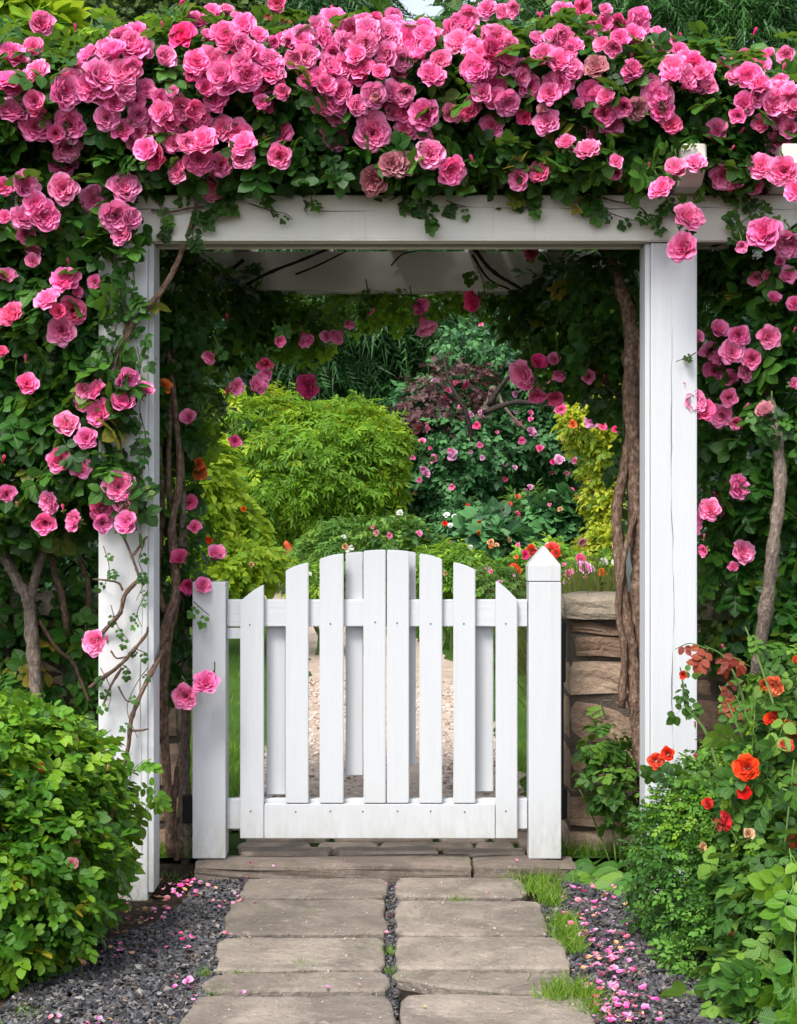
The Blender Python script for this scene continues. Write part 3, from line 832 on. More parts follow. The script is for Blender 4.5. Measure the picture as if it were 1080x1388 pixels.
rows = [  # y far, y near, left x0..x1 (far), (near), right ...
    (1191, 1218, (330, 525), (325, 524), (537, 706), (537, 715)),
    (1221, 1268, (312, 524), (302, 523), (537, 733), (536, 746)),
    (1271, 1316, (300, 522), (288, 521), (536, 757), (533, 778)),
    (1319, 1346, (281, 521), (270, 530), (533, 776), (532, 783)),
    (1350, 1405, (262, 531), (240, 534), (546, 797), (546, 812)),
    (1410, 1500, (240, 533), (200, 536), (548, 812), (550, 850)),
    (1506, 1700, (196, 536), (130, 540), (552, 850), (556, 930)),
    (1710, 2300, (120, 540), (-60, 545), (558, 930), (565, 1150))]
for i, (ya, yb, lf, ln, rf, rn_) in enumerate(rows):
    for s, (fa, na) in enumerate(((lf, ln), (rf, rn_))):
        c = [GP(na[0], yb), GP(na[1], yb), GP(fa[1], ya), GP(fa[0], ya)]
        if i == 3 and s == 1: c = [GP(532, 1326), GP(640, 1343), GP(783, 1350), GP(776, 1319), GP(533, 1316)]
        if i == 3 and s == 0: c = [GP(270, 1347), GP(530, 1345), GP(524, 1319), GP(330, 1320), GP(284, 1324)]
        slab('flagstone', c, .004 + .003 * ((i + s) % 2), M['slab'], sp, i * 2 + s)
P = scatter_poly(2600, -.05, .02, 3.6, 5.82, lambda x, y: -.045 + .0 < x - (y - 5) * .012 < .005, -.022, rg)
tag(chips('joint_gravel', P, .008, M['chip_slate'], 8, sp), kind='stuff')

rgd = np.random.default_rng(21)
P = scatter_poly(330, -.46, .5, 4.0, 5.8, lambda x, y: True, .0095, rgd); P[:, 2] = .0095
tag(chips('path_grit', P, .0028, M['chip_pale'], 9, sp), kind='stuff')

# step
st = empty('stone_step', (0, 5.9, 0), 'long low brown stone step under the white gate at the end of the flagstones', 'step')
rock('tread', PW(262, 0, 5.83).x, PW(640, 0, 5.83).x, 5.83, 6.02, -.03, .046, M['stepstone'], st, .003, 3, 5, .10)
rock('tread', PW(641.5, 0, 5.83).x, PW(782, 0, 5.83).x, 5.834, 6.02, -.03, .044, M['stepstone'], st, .003, 4, 4, .10)

# threshold stones behind the step
th = empty('threshold_paving', (0, 6.2, .03), kind='structure')
rr = random.Random(5)
for (ya, yb) in ((6.03, 6.13), (6.14, 6.27), (6.28, 6.46), (6.47, 6.62)):
    x = -.60 + rr.uniform(-.03, .03)
    while x < .46:
        wdt = rr.uniform(.16, .42); x1 = min(x + wdt, .52)
        slab('paving_stone', [(x + .006, ya + .004, 0), (x1 - .006, ya + .004 + rr.uniform(-.01, .01), 0), (x1 - .006 + rr.uniform(-.015, .015), yb - .006, 0), (x + .006, yb - .006, 0)], .046 + rr.uniform(-.006, .010), M['threshold'], th, int(x * 100) + 50, .03, .007)
        x = x1

# ---------------------------------------------------------------- stone walls
def wall(name, x_start, x_end, ya, yb, label, seed, ztop=.985):
    root = empty(name, ((x_start + x_end) / 2, (ya + yb) / 2, 0), label, 'stone wall')
    rr = random.Random(seed)
    s = 1 if x_end > x_start else -1
    box('core', min(x_start + s * .03, x_end), max(x_start + s * .03, x_end), ya + .014, yb - .03, -.05, ztop - .06, M['mortar'], root, 0)
    # courses from the top, heights read from the photograph
    courses = [(ztop - .107, ztop - .152, .01), (ztop - .157, ztop - .235, .02), (ztop - .243, ztop - .38, .0), (ztop - .387, ztop - .56, .0), (ztop - .567, ztop - .74, -.004), (ztop - .748, ztop - .87, .0), (ztop - .878, -.03, -.006)]
    x = x_start
    while (x_end - x) * s > .02:                                  # cap stones
        L = rr.uniform(.30, .52); x2 = x + s * L
        if (x_end - x2) * s < .12: x2 = x_end
        rock('capstone', min(x, x2) + .003, max(x, x2) - .003, ya - .03 + rr.uniform(-.008, .008), yb + .03, ztop - .10, ztop + rr.uniform(-.006, .004), M['capstone'], root, .004, seed + int(x * 50), 3, .16)
        x = x2
    for ci, (zt, zb, dx) in enumerate(courses):
        x = x_start + s * (.02 + dx); k = 0
        while (x_end - x) * s > .02:
            L = rr.uniform(.17, .40) if k else (.42 if ci in (2, 3) else rr.uniform(.26, .4)); k += 1
            x2 = x + s * L
            if (x_end - x2) * s < .10: x2 = x_end
            rock('stone', min(x, x2) + .005, max(x, x2) - .005, ya + rr.uniform(-.012, .012), yb - rr.uniform(0, .02), zb + .003, zt - .003, M['wallstone'], root, .006, seed + ci * 31 + k, 3, .07)
            x = x2
    return root
wall('stone_wall', PW(763, 0, 6.15).x, 2.6, 6.15, 6.47, 'brown coursed stone wall with flat capstones right of the white gate', 3)
wall('stone_wall', PW(250, 0, 6.15).x, -2.6, 6.15, 6.47, 'brown coursed stone wall with flat capstones left of the white gate', 8, 1.0)

# ---------------------------------------------------------------- arbor
YA = 5.6
def XA(px): return (px - CX) * YA / FPX
ar = empty('rose_arbor', (0, 6.15, 0), 'large white wooden arbor with rafter tails over the garden gate, covered in pink roses', 'arbor')
ZB, ZT = 2.205, 2.3625
def post(x0, x1, y0, y1, mat, zb=-.03):
    return box('post', x0, x1, y0, y1, zb, ZB - .002, mat, ar, .006)
post(XA(882), XA(945), YA, YA + .15, M['paint_post'])
post(XA(133), XA(200), YA, YA + .15, M['paint_old'])
post(.955, 1.115, 6.79, 6.94, M['paint_v']); post(-1.19, -1.03, 6.79, 6.94, M['paint_v'])
# inner boards that line the posts, seen as a thin strip
box('post_board', XA(875), XA(882) - .001, YA + .012, YA + .14, .02, ZB - .003, M['paint_v'], ar, .002)
box('post_board', XA(200) + .001, XA(208), YA + .006, YA + .14, .0, ZB - .003, M['paint_v'], ar, .002)
# front beam: angled cut at both ends
def beam(y0, y1, x0, x1, mat, cut=.12, zb=ZB, zt=ZT):
    return prism('beam', [(x0 + cut, zb), (x1 - cut, zb), (x1, zb + (zt - zb) * .55), (x1, zt), (x0, zt), (x0, zb + (zt - zb) * .55)], y0, y1, mat, ar, .004)
beam(YA - .012, YA + .045, XA(20), XA(1092), M['paint_beam'])
beam(YA + .11, YA + .16, XA(20), XA(1092), M['paint_beige'])
beam(6.78, 6.83, -1.5, 1.5, M['paint_rear_lifted']); beam(6.90, 6.95, -1.5, 1.5, M['paint_rear_lifted'])
box('trim_strip', XA(208), XA(875), YA - .016, YA - .0125, ZB + .001, ZB + .016, M['paint_beige'], ar, .001)
for px in (8, 141, 274, 408, 541, 674, 806, 938, 1071):
    x = (px - CX) * 5.42 / FPX; w2 = .038
    y0, y1 = (5.37 if px > 900 else 5.62), 7.15; z0, z1 = ZT + .002, ZT + .125
    prism('rafter', [(y0 + .09, z0), (y1 - .09, z0), (y1, z0 + .06), (y1, z1), (y0, z1), (y0, z0 + .055), (y0 + .03, z0 + .03)], x - w2, x + w2, M['paint_beige'], ar, .004, axis='X')
for yq in (5.75, 6.0, 6.25, 6.5, 6.75, 6.97):
    box('lath', -1.5, 1.5, yq, yq + .03, ZT + .128, ZT + .15, M['paint_beige'], ar, .002)

# ---------------------------------------------------------------- gate and its posts
YG = 5.985
def zx(z): return (240 + z * .51852 - CX) * YG / FPX
def zz_(z): return EYE - (720 + z * .51852 - HY) * YG / FPX
ga = empty('picket_gate', (zx(528), YG, zz_(797)), 'white picket gate with an arched row of boards, closed between its two posts', 'gate')
def picket(x0, x1, zl, zr, zb, y0, y1, curve=0, name='picket'):
    top = []
    if curve:
        for k in range(7):
            t = k / 6; top.append((zx(x0 + (x1 - x0) * t), zz_(zl + (zr - zl) * t - curve * math.sin(t * math.pi))))
    else: top = [(zx(x0), zz_(zl)), (zx(x1), zz_(zr))]
    return prism(name, [(zx(x0), zz_(zb))] + top + [(zx(x1), zz_(zb))], y0, y1, M['paint_v'], ga, .0025)
F0, F1 = YG - .047, YG - .024
for (x0, x1, zl, zr, zb, cv) in ((168, 229, 182, 138, 797, 4), (286, 345, 102, 81, 705.5, 3), (374, 436, 72, 58, 705.5, 3), (488, 545.5, 51, 48, 705.5, 1),
                                 (548.5, 606, 48, 52, 705.5, 1), (633, 692, 58, 73, 705.5, 3), (721, 778, 80, 100, 705.5, 3), (831, 887, 128, 178, 797, 4)):
    picket(x0, x1, zl, zr, zb, F0, F1, cv)
picket(230.5, 829.5, 707.5, 707.5, 797, F0 - .001, F1, 0, 'bottom_board')
B0, B1 = YG + .012, YG + .034
for (x0, x1, zl, zr, zb, cv) in ((233, 283, 250, 250, 690, 0), (440, 486, 58, 54, 640, 1), (575, 624, 52, 56, 614, 1), (780, 827, 250, 250, 682, 0)):
    picket(x0, x1, zl, zr, zb, B0, B1, cv)
box('rail', zx(131) + .001, zx(915) - .001, YG - .0235, YG + .0115, zz_(248), zz_(178), M['paint_h'], ga, .003)
box('rail', zx(131) + .001, zx(915) - .001, YG - .0235, YG + .0115, zz_(775), zz_(697), M['paint_h'], ga, .003)
box('rail_cleat', zx(131) + .001, zx(180), YG - .02, YG + .008, zz_(280), zz_(252), M['paint_h'], ga, .002)
nail_me = None
def nail(x, z, y, par):
    global nail_me
    if nail_me is None:
        bm = bmesh.new(); bmesh.ops.create_cone(bm, cap_ends=True, segments=8, radius1=.0032, radius2=.0026, depth=.0016, matrix=Matrix.Rotation(math.pi / 2, 4, 'X'))
        nail_me = bpy.data.meshes.new('nail'); bm.to_mesh(nail_me); bm.free(); nail_me.materials.append(M['nail'])
    link('nail', nail_me, par, loc=(zx(x), y, zz_(z)))
for x, z in ((193, 243), (402, 240), (518, 236), (575, 238), (662, 240), (748, 240), (857, 240), (195, 726), (857, 726)): nail(x, z, F0 - .0006, ga)
for x, z in ((312, 728), (402, 726), (486, 727), (576, 726), (662, 726), (750, 728)): nail(x, z, F0 - .0016, ga)

gl = empty('gate_post', (zx(88), YG, .046), 'square white gate post with a flat top, left of the picket gate', 'gate post')
box('post', zx(45), zx(131), YG - .058, YG + .055, .0475, zz_(131), M['paint_v'], gl, .004)
gr = empty('gate_post', (zx(957), YG, .046), 'white gate post with a pointed top, right of the picket gate', 'gate post')
box('post', zx(916), zx(1000), YG - .058, YG + .055, .0465, zz_(131), M['paint_v'], gr, .004)
# pointed cap: four-sided roof whose front shows the gable
def cap():
    x0, x1, z0, zs, zp = zx(914), zx(999), zz_(130), zz_(88), zz_(37)
    bm = bmesh.new(); y0, y1 = YG - .06, YG + .057; xm = (x0 + x1) / 2; ym = (y0 + y1) / 2
    A = [bm.verts.new(p) for p in ((x0, y0, z0), (x1, y0, z0), (x1, y1, z0), (x0, y1, z0))]
    B = [bm.verts.new(p) for p in ((x0, y0, zs), (x1, y0, zs), (x1, y1, zs), (x0, y1, zs))]
    t = [bm.verts.new((xm, y0 + .012, zp)), bm.verts.new((xm, y1 - .012, zp))]
    bm.faces.new(A[::-1])
    for i in range(4): bm.faces.new((A[i], A[(i + 1) % 4], B[(i + 1) % 4], B[i]))
    bm.faces.new((B[0], B[1], t[0])); bm.faces.new((B[1], B[2], t[1], t[0])); bm.faces.new((B[2], B[3], t[1])); bm.faces.new((B[3], B[0], t[0], t[1]))
    bmesh.ops.recalc_face_normals(bm, faces=bm.faces); bmesh.ops.bevel(bm, geom=bm.edges[:], offset=.003, segments=2, affect='EDGES')
    bm_obj('cap', bm, M['paint_v'], gr)
cap()
# black iron hangers behind the posts, fixed to stone
def iron(px0, px1, py0, py1, par, Y=6.04):
    a, b = PW(px0, py1, Y), PW(px1, py0, Y)
    return box('hinge_strap', a.x, b.x, Y, Y + .03, a.z, b.z, M['iron'], par, .005)
iron(757, 767, 842, 925, gr); iron(757, 769, 1068, 1110, gr); iron(250, 266, 800, 850, gl); iron(247, 265, 1078, 1116, gl)
box('iron_rod', PW(757, 0, 6.05).x, PW(764, 0, 6.05).x, 6.05, 6.075, PW(0, 1112, 6.05).z, PW(0, 838, 6.05).z, M['iron'], gr, .003)
# weathered timber stake by the left wall
sk = tube('timber_stake', [PW(252, 1172, 6.06), PW(250, 1050, 6.07), PW(253, 930, 6.07), PW(249, 800, 6.08)], .020, .017, M['bark_grey'], None, wob=.08)
tag(sk, 'weathered grey timber stake upright against the end of the left wall', 'stake')

# ================================================================= CLIMBING ROSES
tops = [(-60, 70), (20, 66), (100, 70), (180, 55), (260, 40), (340, 38), (420, 45), (500, 34), (580, 50), (660, 40), (740, 45), (820, 52), (900, 80), (980, 105), (1060, 122), (1140, 130)]
def top_blob(px, top, Y, rd, bottom=252): return Blob(px, (top + bottom) / 2, Y, 78, (bottom - top) / 2 * 1.03, rd)
TOPL = [top_blob(x, t, 5.86, .46) for x, t in tops if x <= 540] + [Blob(x, 150, 6.45, 90, 95, .45) for x in (0, 150, 300, 450)]
TOPR = [top_blob(x, t, 5.86, .46) for x, t in tops if x > 540] + [Blob(x, 160, 6.45, 90, 90, .45) for x in (600, 750, 900, 1050)]
LOWF = [Blob(x, 222, 5.62, 70, 32, .20) for x in range(200, 1080, 80) if abs(x - 938) > 40]
LSIDE = [Blob(168, 285, 5.57, 34, 48, .09), Blob(158, 400, 5.62, 22, 90, .09), Blob(155, 520, 5.62, 26, 80, .10), Blob(168, 640, 5.60, 22, 70, .07), Blob(60, 300, 5.85, 125, 80, .36), Blob(-20, 420, 5.9, 110, 130, .36), Blob(80, 430, 5.85, 95, 120, .32), Blob(150, 480, 5.88, 40, 120, .32), Blob(40, 560, 5.9, 130, 110, .34),
         Blob(120, 610, 5.86, 68, 80, .32), Blob(30, 660, 5.92, 120, 70, .34), Blob(175, 560, 5.86, 22, 70, .28)]
LLOW = [Blob(-20, 800, 6.2, 110, 120, .22), Blob(90, 820, 6.22, 60, 150, .15), Blob(60, 930, 6.15, 110, 90, .2), Blob(130, 880, 6.08, 30, 60, .12)]
RSIDE = [Blob(1040, 330, 5.95, 90, 80, .34), Blob(1020, 440, 6.0, 72, 110, .3), Blob(1110, 480, 5.95, 90, 200, .34), Blob(1030, 600, 6.02, 78, 130, .28), Blob(1060, 740, 6.04, 95, 110, .26), Blob(1000, 790, 6.05, 48, 90, .2), Blob(1110, 850, 5.95, 80, 110, .26)]
INL = [Blob(235, 420, 6.30, 40, 100, .26), Blob(290, 420, 6.80, 75, 62, .22), Blob(350, 425, 6.95, 60, 38, .18), Blob(235, 560, 6.25, 34, 90, .2), Blob(232, 680, 6.2, 28, 80, .14), Blob(238, 780, 6.1, 26, 60, .08), Blob(240, 880, 6.08, 26, 60, .06), Blob(265, 560, 6.95, 28, 60, .15)]
INR = [Blob(820, 400, 6.30, 52, 85, .26), Blob(760, 420, 6.90, 70, 60, .2), Blob(830, 490, 6.60, 40, 60, .2), Blob(862, 560, 6.35, 14, 140, .16), Blob(715, 415, 6.98, 45, 32, .14), Blob(770, 500, 6.98, 40, 30, .1)]
REAR = [Blob(470, 418, 6.98, 90, 20, .12), Blob(590, 404, 6.98, 80, 14, .1), Blob(400, 455, 6.98, 60, 25, .1)]
for bl_ in (INL, INR, REAR): pass

def keep_arbor(P):
    X, Y, Z = P[:, 0], P[:, 1], P[:, 2]
    bad = (X > -.84) & (X < 1.35) & (Z > 2.19) & (Z < 2.352) & (Y < 5.66) & (Y > 5.3)      # face of the beam
    bad |= (X > -.9) & (X < 1.1) & (Z > 2.12) & (Z < 2.425) & (Y < 5.62)
    bad |= (X > .80) & (X < 1.035) & (Z < 2.25) & (Y < 5.80)                                 # right post
    bad |= (X > -.835) & (X < .84) & (Z < 2.2) & (Y < 5.95)                                  # opening
    bad |= (X > -1.04) & (X < -.83) & (Z < 1.24) & (Y < 5.80)                                # left post, lower half
    bad |= (X > -.895) & (X < -.83) & (Z < 2.2) & (Y < 5.80)
    bad |= (X > -1.03) & (X < -.82) & (Z < 2.2) & (Y > 5.585) & (Y < 5.77)                    # inside the post
    bad |= (X > .70) & (X < .95) & (Z < 2.2) & (Y < 6.14)                                 # room for the twisted trunk
    bad |= (X > -.95) & (X < .97) & (Z < 2.2) & (Z > 1.9) & (Y > 6.0) & (Y < 6.9) & (X > -.58) & (X < .50)
    for px in (938, 1071):
        xr = (px - CX) * 5.42 / FPX; bad |= (abs(X - xr) < .06) & (Y < 5.66) & (Z < 2.50)
    t_ = np.clip((925 - (HY - (Z - EYE) / Y * FPX)) / 360, 0, 1)                              # the pale cane stays in view
    pxl = CX + X / Y * FPX; cx_ = 1024 + 34 * np.sin(t_ * 1.45)
    bad |= (abs(pxl - cx_) < 17) & (Y < 5.72) & (Z < PW(0, 575, 5.6).z) & (Z > PW(0, 925, 5.6).z)
    for (bx, by, bz, br) in BLC:                                     # leaves make way for the blooms
        for dy in (0, -.06, -.12, -.18, -.26):
            bad |= (X - bx) ** 2 + (Y - by - dy) ** 2 + (Z - bz) ** 2 < (br * 1.12) ** 2
    return ~bad

crL = empty('climbing_rose', PW(48, 960, 5.85), 'climbing rose with grey-brown canes left of the arbor, spreading pink blooms over its left half', 'climbing rose', 'pink climbing roses on the arbor')
crR = empty('climbing_rose', PW(1028, 920, 6.0), 'climbing rose with one thick pale cane at the right edge, blooming over the arbor', 'climbing rose', 'pink climbing roses on the arbor')
crI = empty('climbing_rose', PW(232, 1150, 6.05), 'thin climbing rose with bundled stems between the left arbor post and the flat-topped gate post', 'climbing rose', 'pink climbing roses on the arbor')
crT = empty('climbing_rose', PW(872, 1120, 6.0), 'climbing rose with a twisted dark trunk just inside the right arbor post', 'climbing rose', 'pink climbing roses on the arbor')

# canes
def cane(par, pts, r0, r1, mat='bark', seed=1, **kw):
    return tube('cane', [PW(*p) for p in pts], r0, r1, M[mat], par, seed=seed, **kw)
cane(crL, [(50, 985, 5.85), (46, 900, 5.86), (40, 830, 5.87), (37, 812, 5.87), (20, 780, 5.88), (-5, 735, 5.9), (-40, 660, 5.95)], .024, .016, 'bark_grey', 1)
cane(crL, [(39, 822, 5.87), (46, 790, 5.88), (58, 745, 5.88), (66, 690, 5.9), (60, 600, 5.98), (90, 480, 6.0), (110, 330, 6.0)], .018, .012, 'bark_grey', 2)
cane(crL, [(92, 860, 6.0), (84, 810, 5.98), (70, 760, 5.96), (64, 700, 5.95)], .013, .010, 'bark', 3)
cane(crL, [(120, 990, 6.0), (118, 900, 6.02), (120, 800, 6.02), (112, 770, 6.0), (98, 718, 5.95), (100, 650, 5.95)], .010, .008, 'bark', 4)
cane(crL, [(52, 840, 5.9), (78, 880, 5.92), (100, 900, 5.95), (120, 950, 5.95)], .007, .006, 'bark', 5)
cane(crL, [(20, 960, 6.0), (10, 900, 6.05), (15, 850, 6.1), (5, 780, 6.1)], .010, .007, 'bark_dark', 6)
# over the left post
cane(crL, [(166, 724, 5.56), (177, 750, 5.55), (186, 775, 5.55), (190, 786, 5.55)], .004, .005, 'bark', 7)
cane(crL, [(199, 727, 5.57), (181, 752, 5.555)], .004, .005, 'bark', 8)
cane(crL, [(192, 782, 5.56), (170, 805, 5.555), (163, 830, 5.56), (150, 845, 5.57), (130, 868, 5.60)], .007, .008, 'bark', 9)
cane(crL, [(126, 785, 5.6), (140, 786, 5.56), (160, 790, 5.55), (166, 800, 5.555)], .003, .004, 'bark', 10)
cane(crL, [(200, 850, 5.555), (198, 860, 5.56), (180, 882, 5.56), (162, 902, 5.56), (140, 918, 5.57), (122, 932, 5.62)], .004, .008, 'bark', 11)
cane(crL, [(165, 905, 5.555), (150, 930, 5.56), (140, 955, 5.57)], .005, .003, 'bark', 12)
cane(crL, [(226, 872, 5.80), (212, 898, 5.62), (192, 938, 5.565), (178, 975, 5.56), (174, 1010, 5.56), (165, 1052, 5.565), (160, 1080, 5.5)], .009, .006, 'bark', 13)
cane(crL, [(175, 990, 5.56), (190, 990, 5.555), (201, 988, 5.55)], .005, .003, 'bark', 14)
cane(crL, [(160, 930, 5.555), (172, 950, 5.555), (188, 948, 5.56)], .003, .003, 'bark', 15)
cane(crL, [(150, 882, 5.56), (158, 892, 5.555), (172, 890, 5.555)], .003, .003, 'bark', 16)
cane(crL, [(143, 300, 5.58), (172, 440, 5.57), (150, 500, 5.57), (165, 620, 5.57)], .008, .006, 'bark', 17)
# branch that crosses the post towards the beam
cane(crL, [(155, 520, 5.58), (172, 455, 5.565), (192, 425, 5.555), (218, 395, 5.57), (236, 365, 5.60), (248, 335, 5.60), (262, 295, 5.57), (268, 262, 5.56)], .013, .007, 'bark', 18)
cane(crL, [(205, 285, 5.57), (232, 287, 5.565), (258, 282, 5.565), (276, 280, 5.57)], .004, .003, 'bark', 19)
cane(crR, [(1024, 925, 5.72), (1030, 880, 5.66), (1042, 800, 5.60), (1048, 740, 5.58), (1058, 650, 5.60), (1050, 570, 5.66), (1040, 500, 5.85), (1050, 300, 6.1)], .026, .015, 'bark_grey', 21)
cane(crR, [(1100, 900, 6.0), (1075, 830, 6.0), (1060, 770, 5.98)], .012, .009, 'bark_grey', 22)
cane(crR, [(1090, 1000, 6.0), (1075, 900, 6.05), (1085, 800, 6.1)], .010, .008, 'bark', 23)
cane(crR, [(795, 262, 5.56), (830, 272, 5.56), (868, 282, 5.56), (885, 303, 5.555)], .004, .002, 'bark', 24)
trail_later = [(1030, 552, 5.56), (1044, 566, 5.555), (1056, 590, 5.56)]
# inner left bundle
for i, pts in enumerate(([(232, 1160, 6.02), (226, 1060, 6.0), (222, 960, 5.98), (228, 870, 5.97), (240, 810, 5.97), (236, 740, 6.0), (228, 640, 6.02), (235, 500, 6.1), (240, 380, 6.2)],
                         [(212, 1000, 5.95), (214, 900, 5.93), (224, 850, 5.93), (238, 800, 5.95), (232, 720, 5.98), (243, 650, 6.0), (238, 560, 6.05), (225, 450, 6.1)],
                         [(240, 1165, 6.03), (235, 1100, 6.02), (240, 1040, 6.02)], [(225, 830, 5.98), (214, 790, 6.0), (220, 700, 6.02), (216, 600, 6.05)],
                         [(246, 760, 6.02), (248, 690, 6.05), (246, 600, 6.1), (255, 520, 6.2)])):
    cane(crI, pts, (.018, .024, .012, .014, .015)[i], .008, 'bark' if i != 4 else 'bark_grey', 30 + i)
cane(crI, [(330, 352, 6.7), (300, 380, 6.7), (285, 430, 6.7)], .008, .006, 'bark_dark', 36)
cane(crI, [(260, 430, 6.6), (310, 400, 6.7), (360, 372, 6.72), (410, 352, 6.74), (450, 335, 6.75)], .008, .005, 'bark_dark', 37)
cane(crI, [(400, 372, 6.73), (430, 360, 6.73), (470, 340, 6.74)], .005, .003, 'bark_dark', 38)
cane(crI, [(530, 360, 6.76), (545, 345, 6.76), (565, 340, 6.76), (590, 332, 6.76)], .0035, .002, 'bark_dark', 39)
# twisted inner right trunk
cane(crT, [(878, 1130, 5.93), (872, 1050, 5.93), (862, 960, 5.92), (858, 900, 5.92), (850, 850, 5.92), (843, 800, 5.93), (838, 740, 5.94), (836, 690, 5.95), (845, 640, 5.97), (852, 600, 5.99), (858, 560, 6.0)], .028, .016, 'bark', 41)
cane(crT, [(885, 1100, 5.95), (880, 1000, 5.95), (868, 900, 5.95), (865, 830, 5.95), (868, 760, 5.96), (862, 690, 5.97), (860, 620, 5.98), (855, 540, 6.0), (855, 460, 6.05), (848, 410, 6.08), (832, 370, 6.1), (824, 320, 6.12)], .034, .026, 'bark', 42, wob=.2)
cane(crT, [(850, 430, 6.06), (868, 470, 6.03), (862, 540, 6.0), (870, 620, 5.98), (872, 720, 5.96)], .016, .018, 'bark', 43)
cane(crT, [(843, 960, 5.9), (846, 880, 5.9), (838, 830, 5.9), (845, 760, 5.91), (860, 700, 5.93)], .014, .010, 'bark', 44)
cane(crT, [(860, 560, 6.1), (830, 530, 6.3), (800, 500, 6.5), (770, 470, 6.8)], .007, .004, 'bark_dark', 45)
cane(crT, [(640, 333, 6.74), (665, 365, 6.74), (700, 388, 6.75), (745, 412, 6.8), (790, 440, 6.8)], .008, .005, 'bark_dark', 46)
cane(crT, [(640, 345, 6.74), (662, 378, 6.73), (690, 392, 6.73)], .005, .004, 'bark_dark', 47)
cane(crT, [(830, 950, 6.05), (815, 952, 6.04), (822, 975, 6.0), (815, 955, 6.0)], .003, .002, 'bark_grey', 48)

# trailing stems with leaves over the beam face
def trail(par, pts, seed, n=5, size=.075, mat='rose_leaf', stem=.0022, tname='rose', smat='bark', face=(0, -1, .3)):
    P = catmull([PW(*p) for p in pts], 6); rr = np.random.default_rng(seed)
    tube('stem', [PW(*p) for p in pts], stem, stem * .6, M[smat], par, sides=5, n=4, wob=.05, knots=False)
    T = TPL[tname]
    for k in range(n):
        p = P[int((k + .6) / n * (len(P) - 1))]
        N = nrm(np.array(face) + rr.normal(size=3) * .35); D = np.array((rr.normal() * .9, -.2, -.8 + rr.normal() * .4))
        R = frames(N[None], D[None])[0]
        o = link('leaf', leaf_mesh(tname, int(rr.integers(0, len(T))), M[mat]), par, loc=p + Vector((0, -.004, 0)), scale=size * rr.uniform(.75, 1.15))
        o.rotation_mode = 'QUATERNION'; o.rotation_quaternion = Matrix(R.tolist()).to_quaternion()
YF = 5.565
for i, (par, pts, n, s) in enumerate((
        (crL, [(215, 275, YF), (225, 300, YF), (232, 308, YF)], 4, .07), (crL, [(262, 268, YF), (266, 290, YF), (262, 312, YF), (258, 335, YF)], 6, .085),
        (crL, [(300, 262, YF), (312, 268, YF), (318, 280, YF)], 4, .08), (crL, [(290, 262, YF), (296, 285, YF)], 4, .085), (crL, [(335, 275, YF), (370, 286, YF), (388, 290, YF), (396, 298, YF)], 2, .05),
        (crL, [(340, 258, YF), (350, 262, YF), (366, 265, YF)], 3, .07), (crL, [(420, 262, YF), (424, 276, YF)], 1, .05), (crR, [(556, 262, YF), (570, 275, YF), (583, 300, YF)], 6, .065), (crR, [(545, 262, YF), (548, 285, YF)], 3, .065),
        (crR, [(605, 272, YF), (622, 278, YF), (632, 280, YF)], 3, .055), (crR, [(700, 262, YF), (722, 270, YF), (735, 272, YF)], 4, .07), (crR, [(715, 258, YF), (728, 283, YF)], 4, .06),
        (crR, [(785, 262, YF), (800, 275, YF), (806, 290, YF)], 5, .075), (crR, [(800, 270, YF), (830, 290, YF), (872, 302, YF)], 3, .05), (crR, [(868, 282, YF), (880, 295, YF), (888, 312, YF)], 6, .055),
        (crR, [(905, 262, YF), (912, 275, YF), (920, 285, YF)], 4, .06), (crR, [(990, 262, YF), (992, 275, YF)], 2, .08), (crR, [(1002, 262, YF), (1020, 285, YF), (1002, 305, YF), (1000, 320, YF)], 8, .055), (crR, [(1022, 268, YF), (1040, 276, YF)], 4, .05),
        (crL, [(172, 340, YF), (182, 380, YF), (175, 420, YF), (186, 450, YF)], 9, .08), (crL, [(186, 470, YF), (190, 500, YF), (180, 540, YF)], 7, .075), (crL, [(190, 560, YF), (198, 600, YF), (192, 650, YF), (196, 680, YF)], 9, .075),
        (crL, [(155, 380, YF), (160, 430, YF), (150, 470, YF)], 8, .085), (crL, [(160, 600, YF), (165, 650, YF), (186, 670, YF)], 7, .08), (crR, [(943, 478, 5.59), (932, 484, 5.585), (916, 490, 5.58)], 2, .04),
        (crL, [(150, 560, YF), (158, 600, YF), (150, 640, YF)], 7, .085), (crL, [(185, 880, YF), (200, 886, YF)], 3, .04), (crL, [(165, 900, YF), (176, 908, YF)], 2, .05), (crI, [(262, 815, 5.91), (276, 828, 5.9), (284, 834, 5.9)], 2, .06))):
    trail(par, pts, 200 + i, n, s)

trail(crR, trail_later, 260, 6, .075)
trail(crR, [(1046, 556, 5.57), (1040, 574, 5.56)], 261, 4, .075)
for i, pts in enumerate(([(196, 735, 5.56), (188, 760, 5.555), (196, 785, 5.55), (184, 815, 5.555)], [(140, 740, 5.58), (148, 770, 5.56), (140, 800, 5.56)], [(200, 800, 5.56), (186, 830, 5.555), (192, 850, 5.555)],
                         [(136, 905, 5.58), (150, 935, 5.56), (146, 965, 5.56)], [(200, 905, 5.56), (186, 925, 5.555), (172, 960, 5.555), (186, 1000, 5.555)], [(150, 820, 5.57), (160, 850, 5.56), (176, 870, 5.555)])):
    trail(crL, pts, 800 + i, 3, .045, 'rose_leaf', .0018)
for i in range(16):
    x_ = brng.uniform(300, 800); L_ = brng.uniform(18, 60)
    trail(crI if x_ < 540 else crT, [(x_, 392, 6.96), (x_ + brng.uniform(-14, 14), 392 + L_ * .5, 6.97), (x_ + brng.uniform(-22, 22), 392 + L_, 6.98)], 830 + i, 4, .07, 'leaf_bright' if i % 3 else 'rose_leaf', .002)
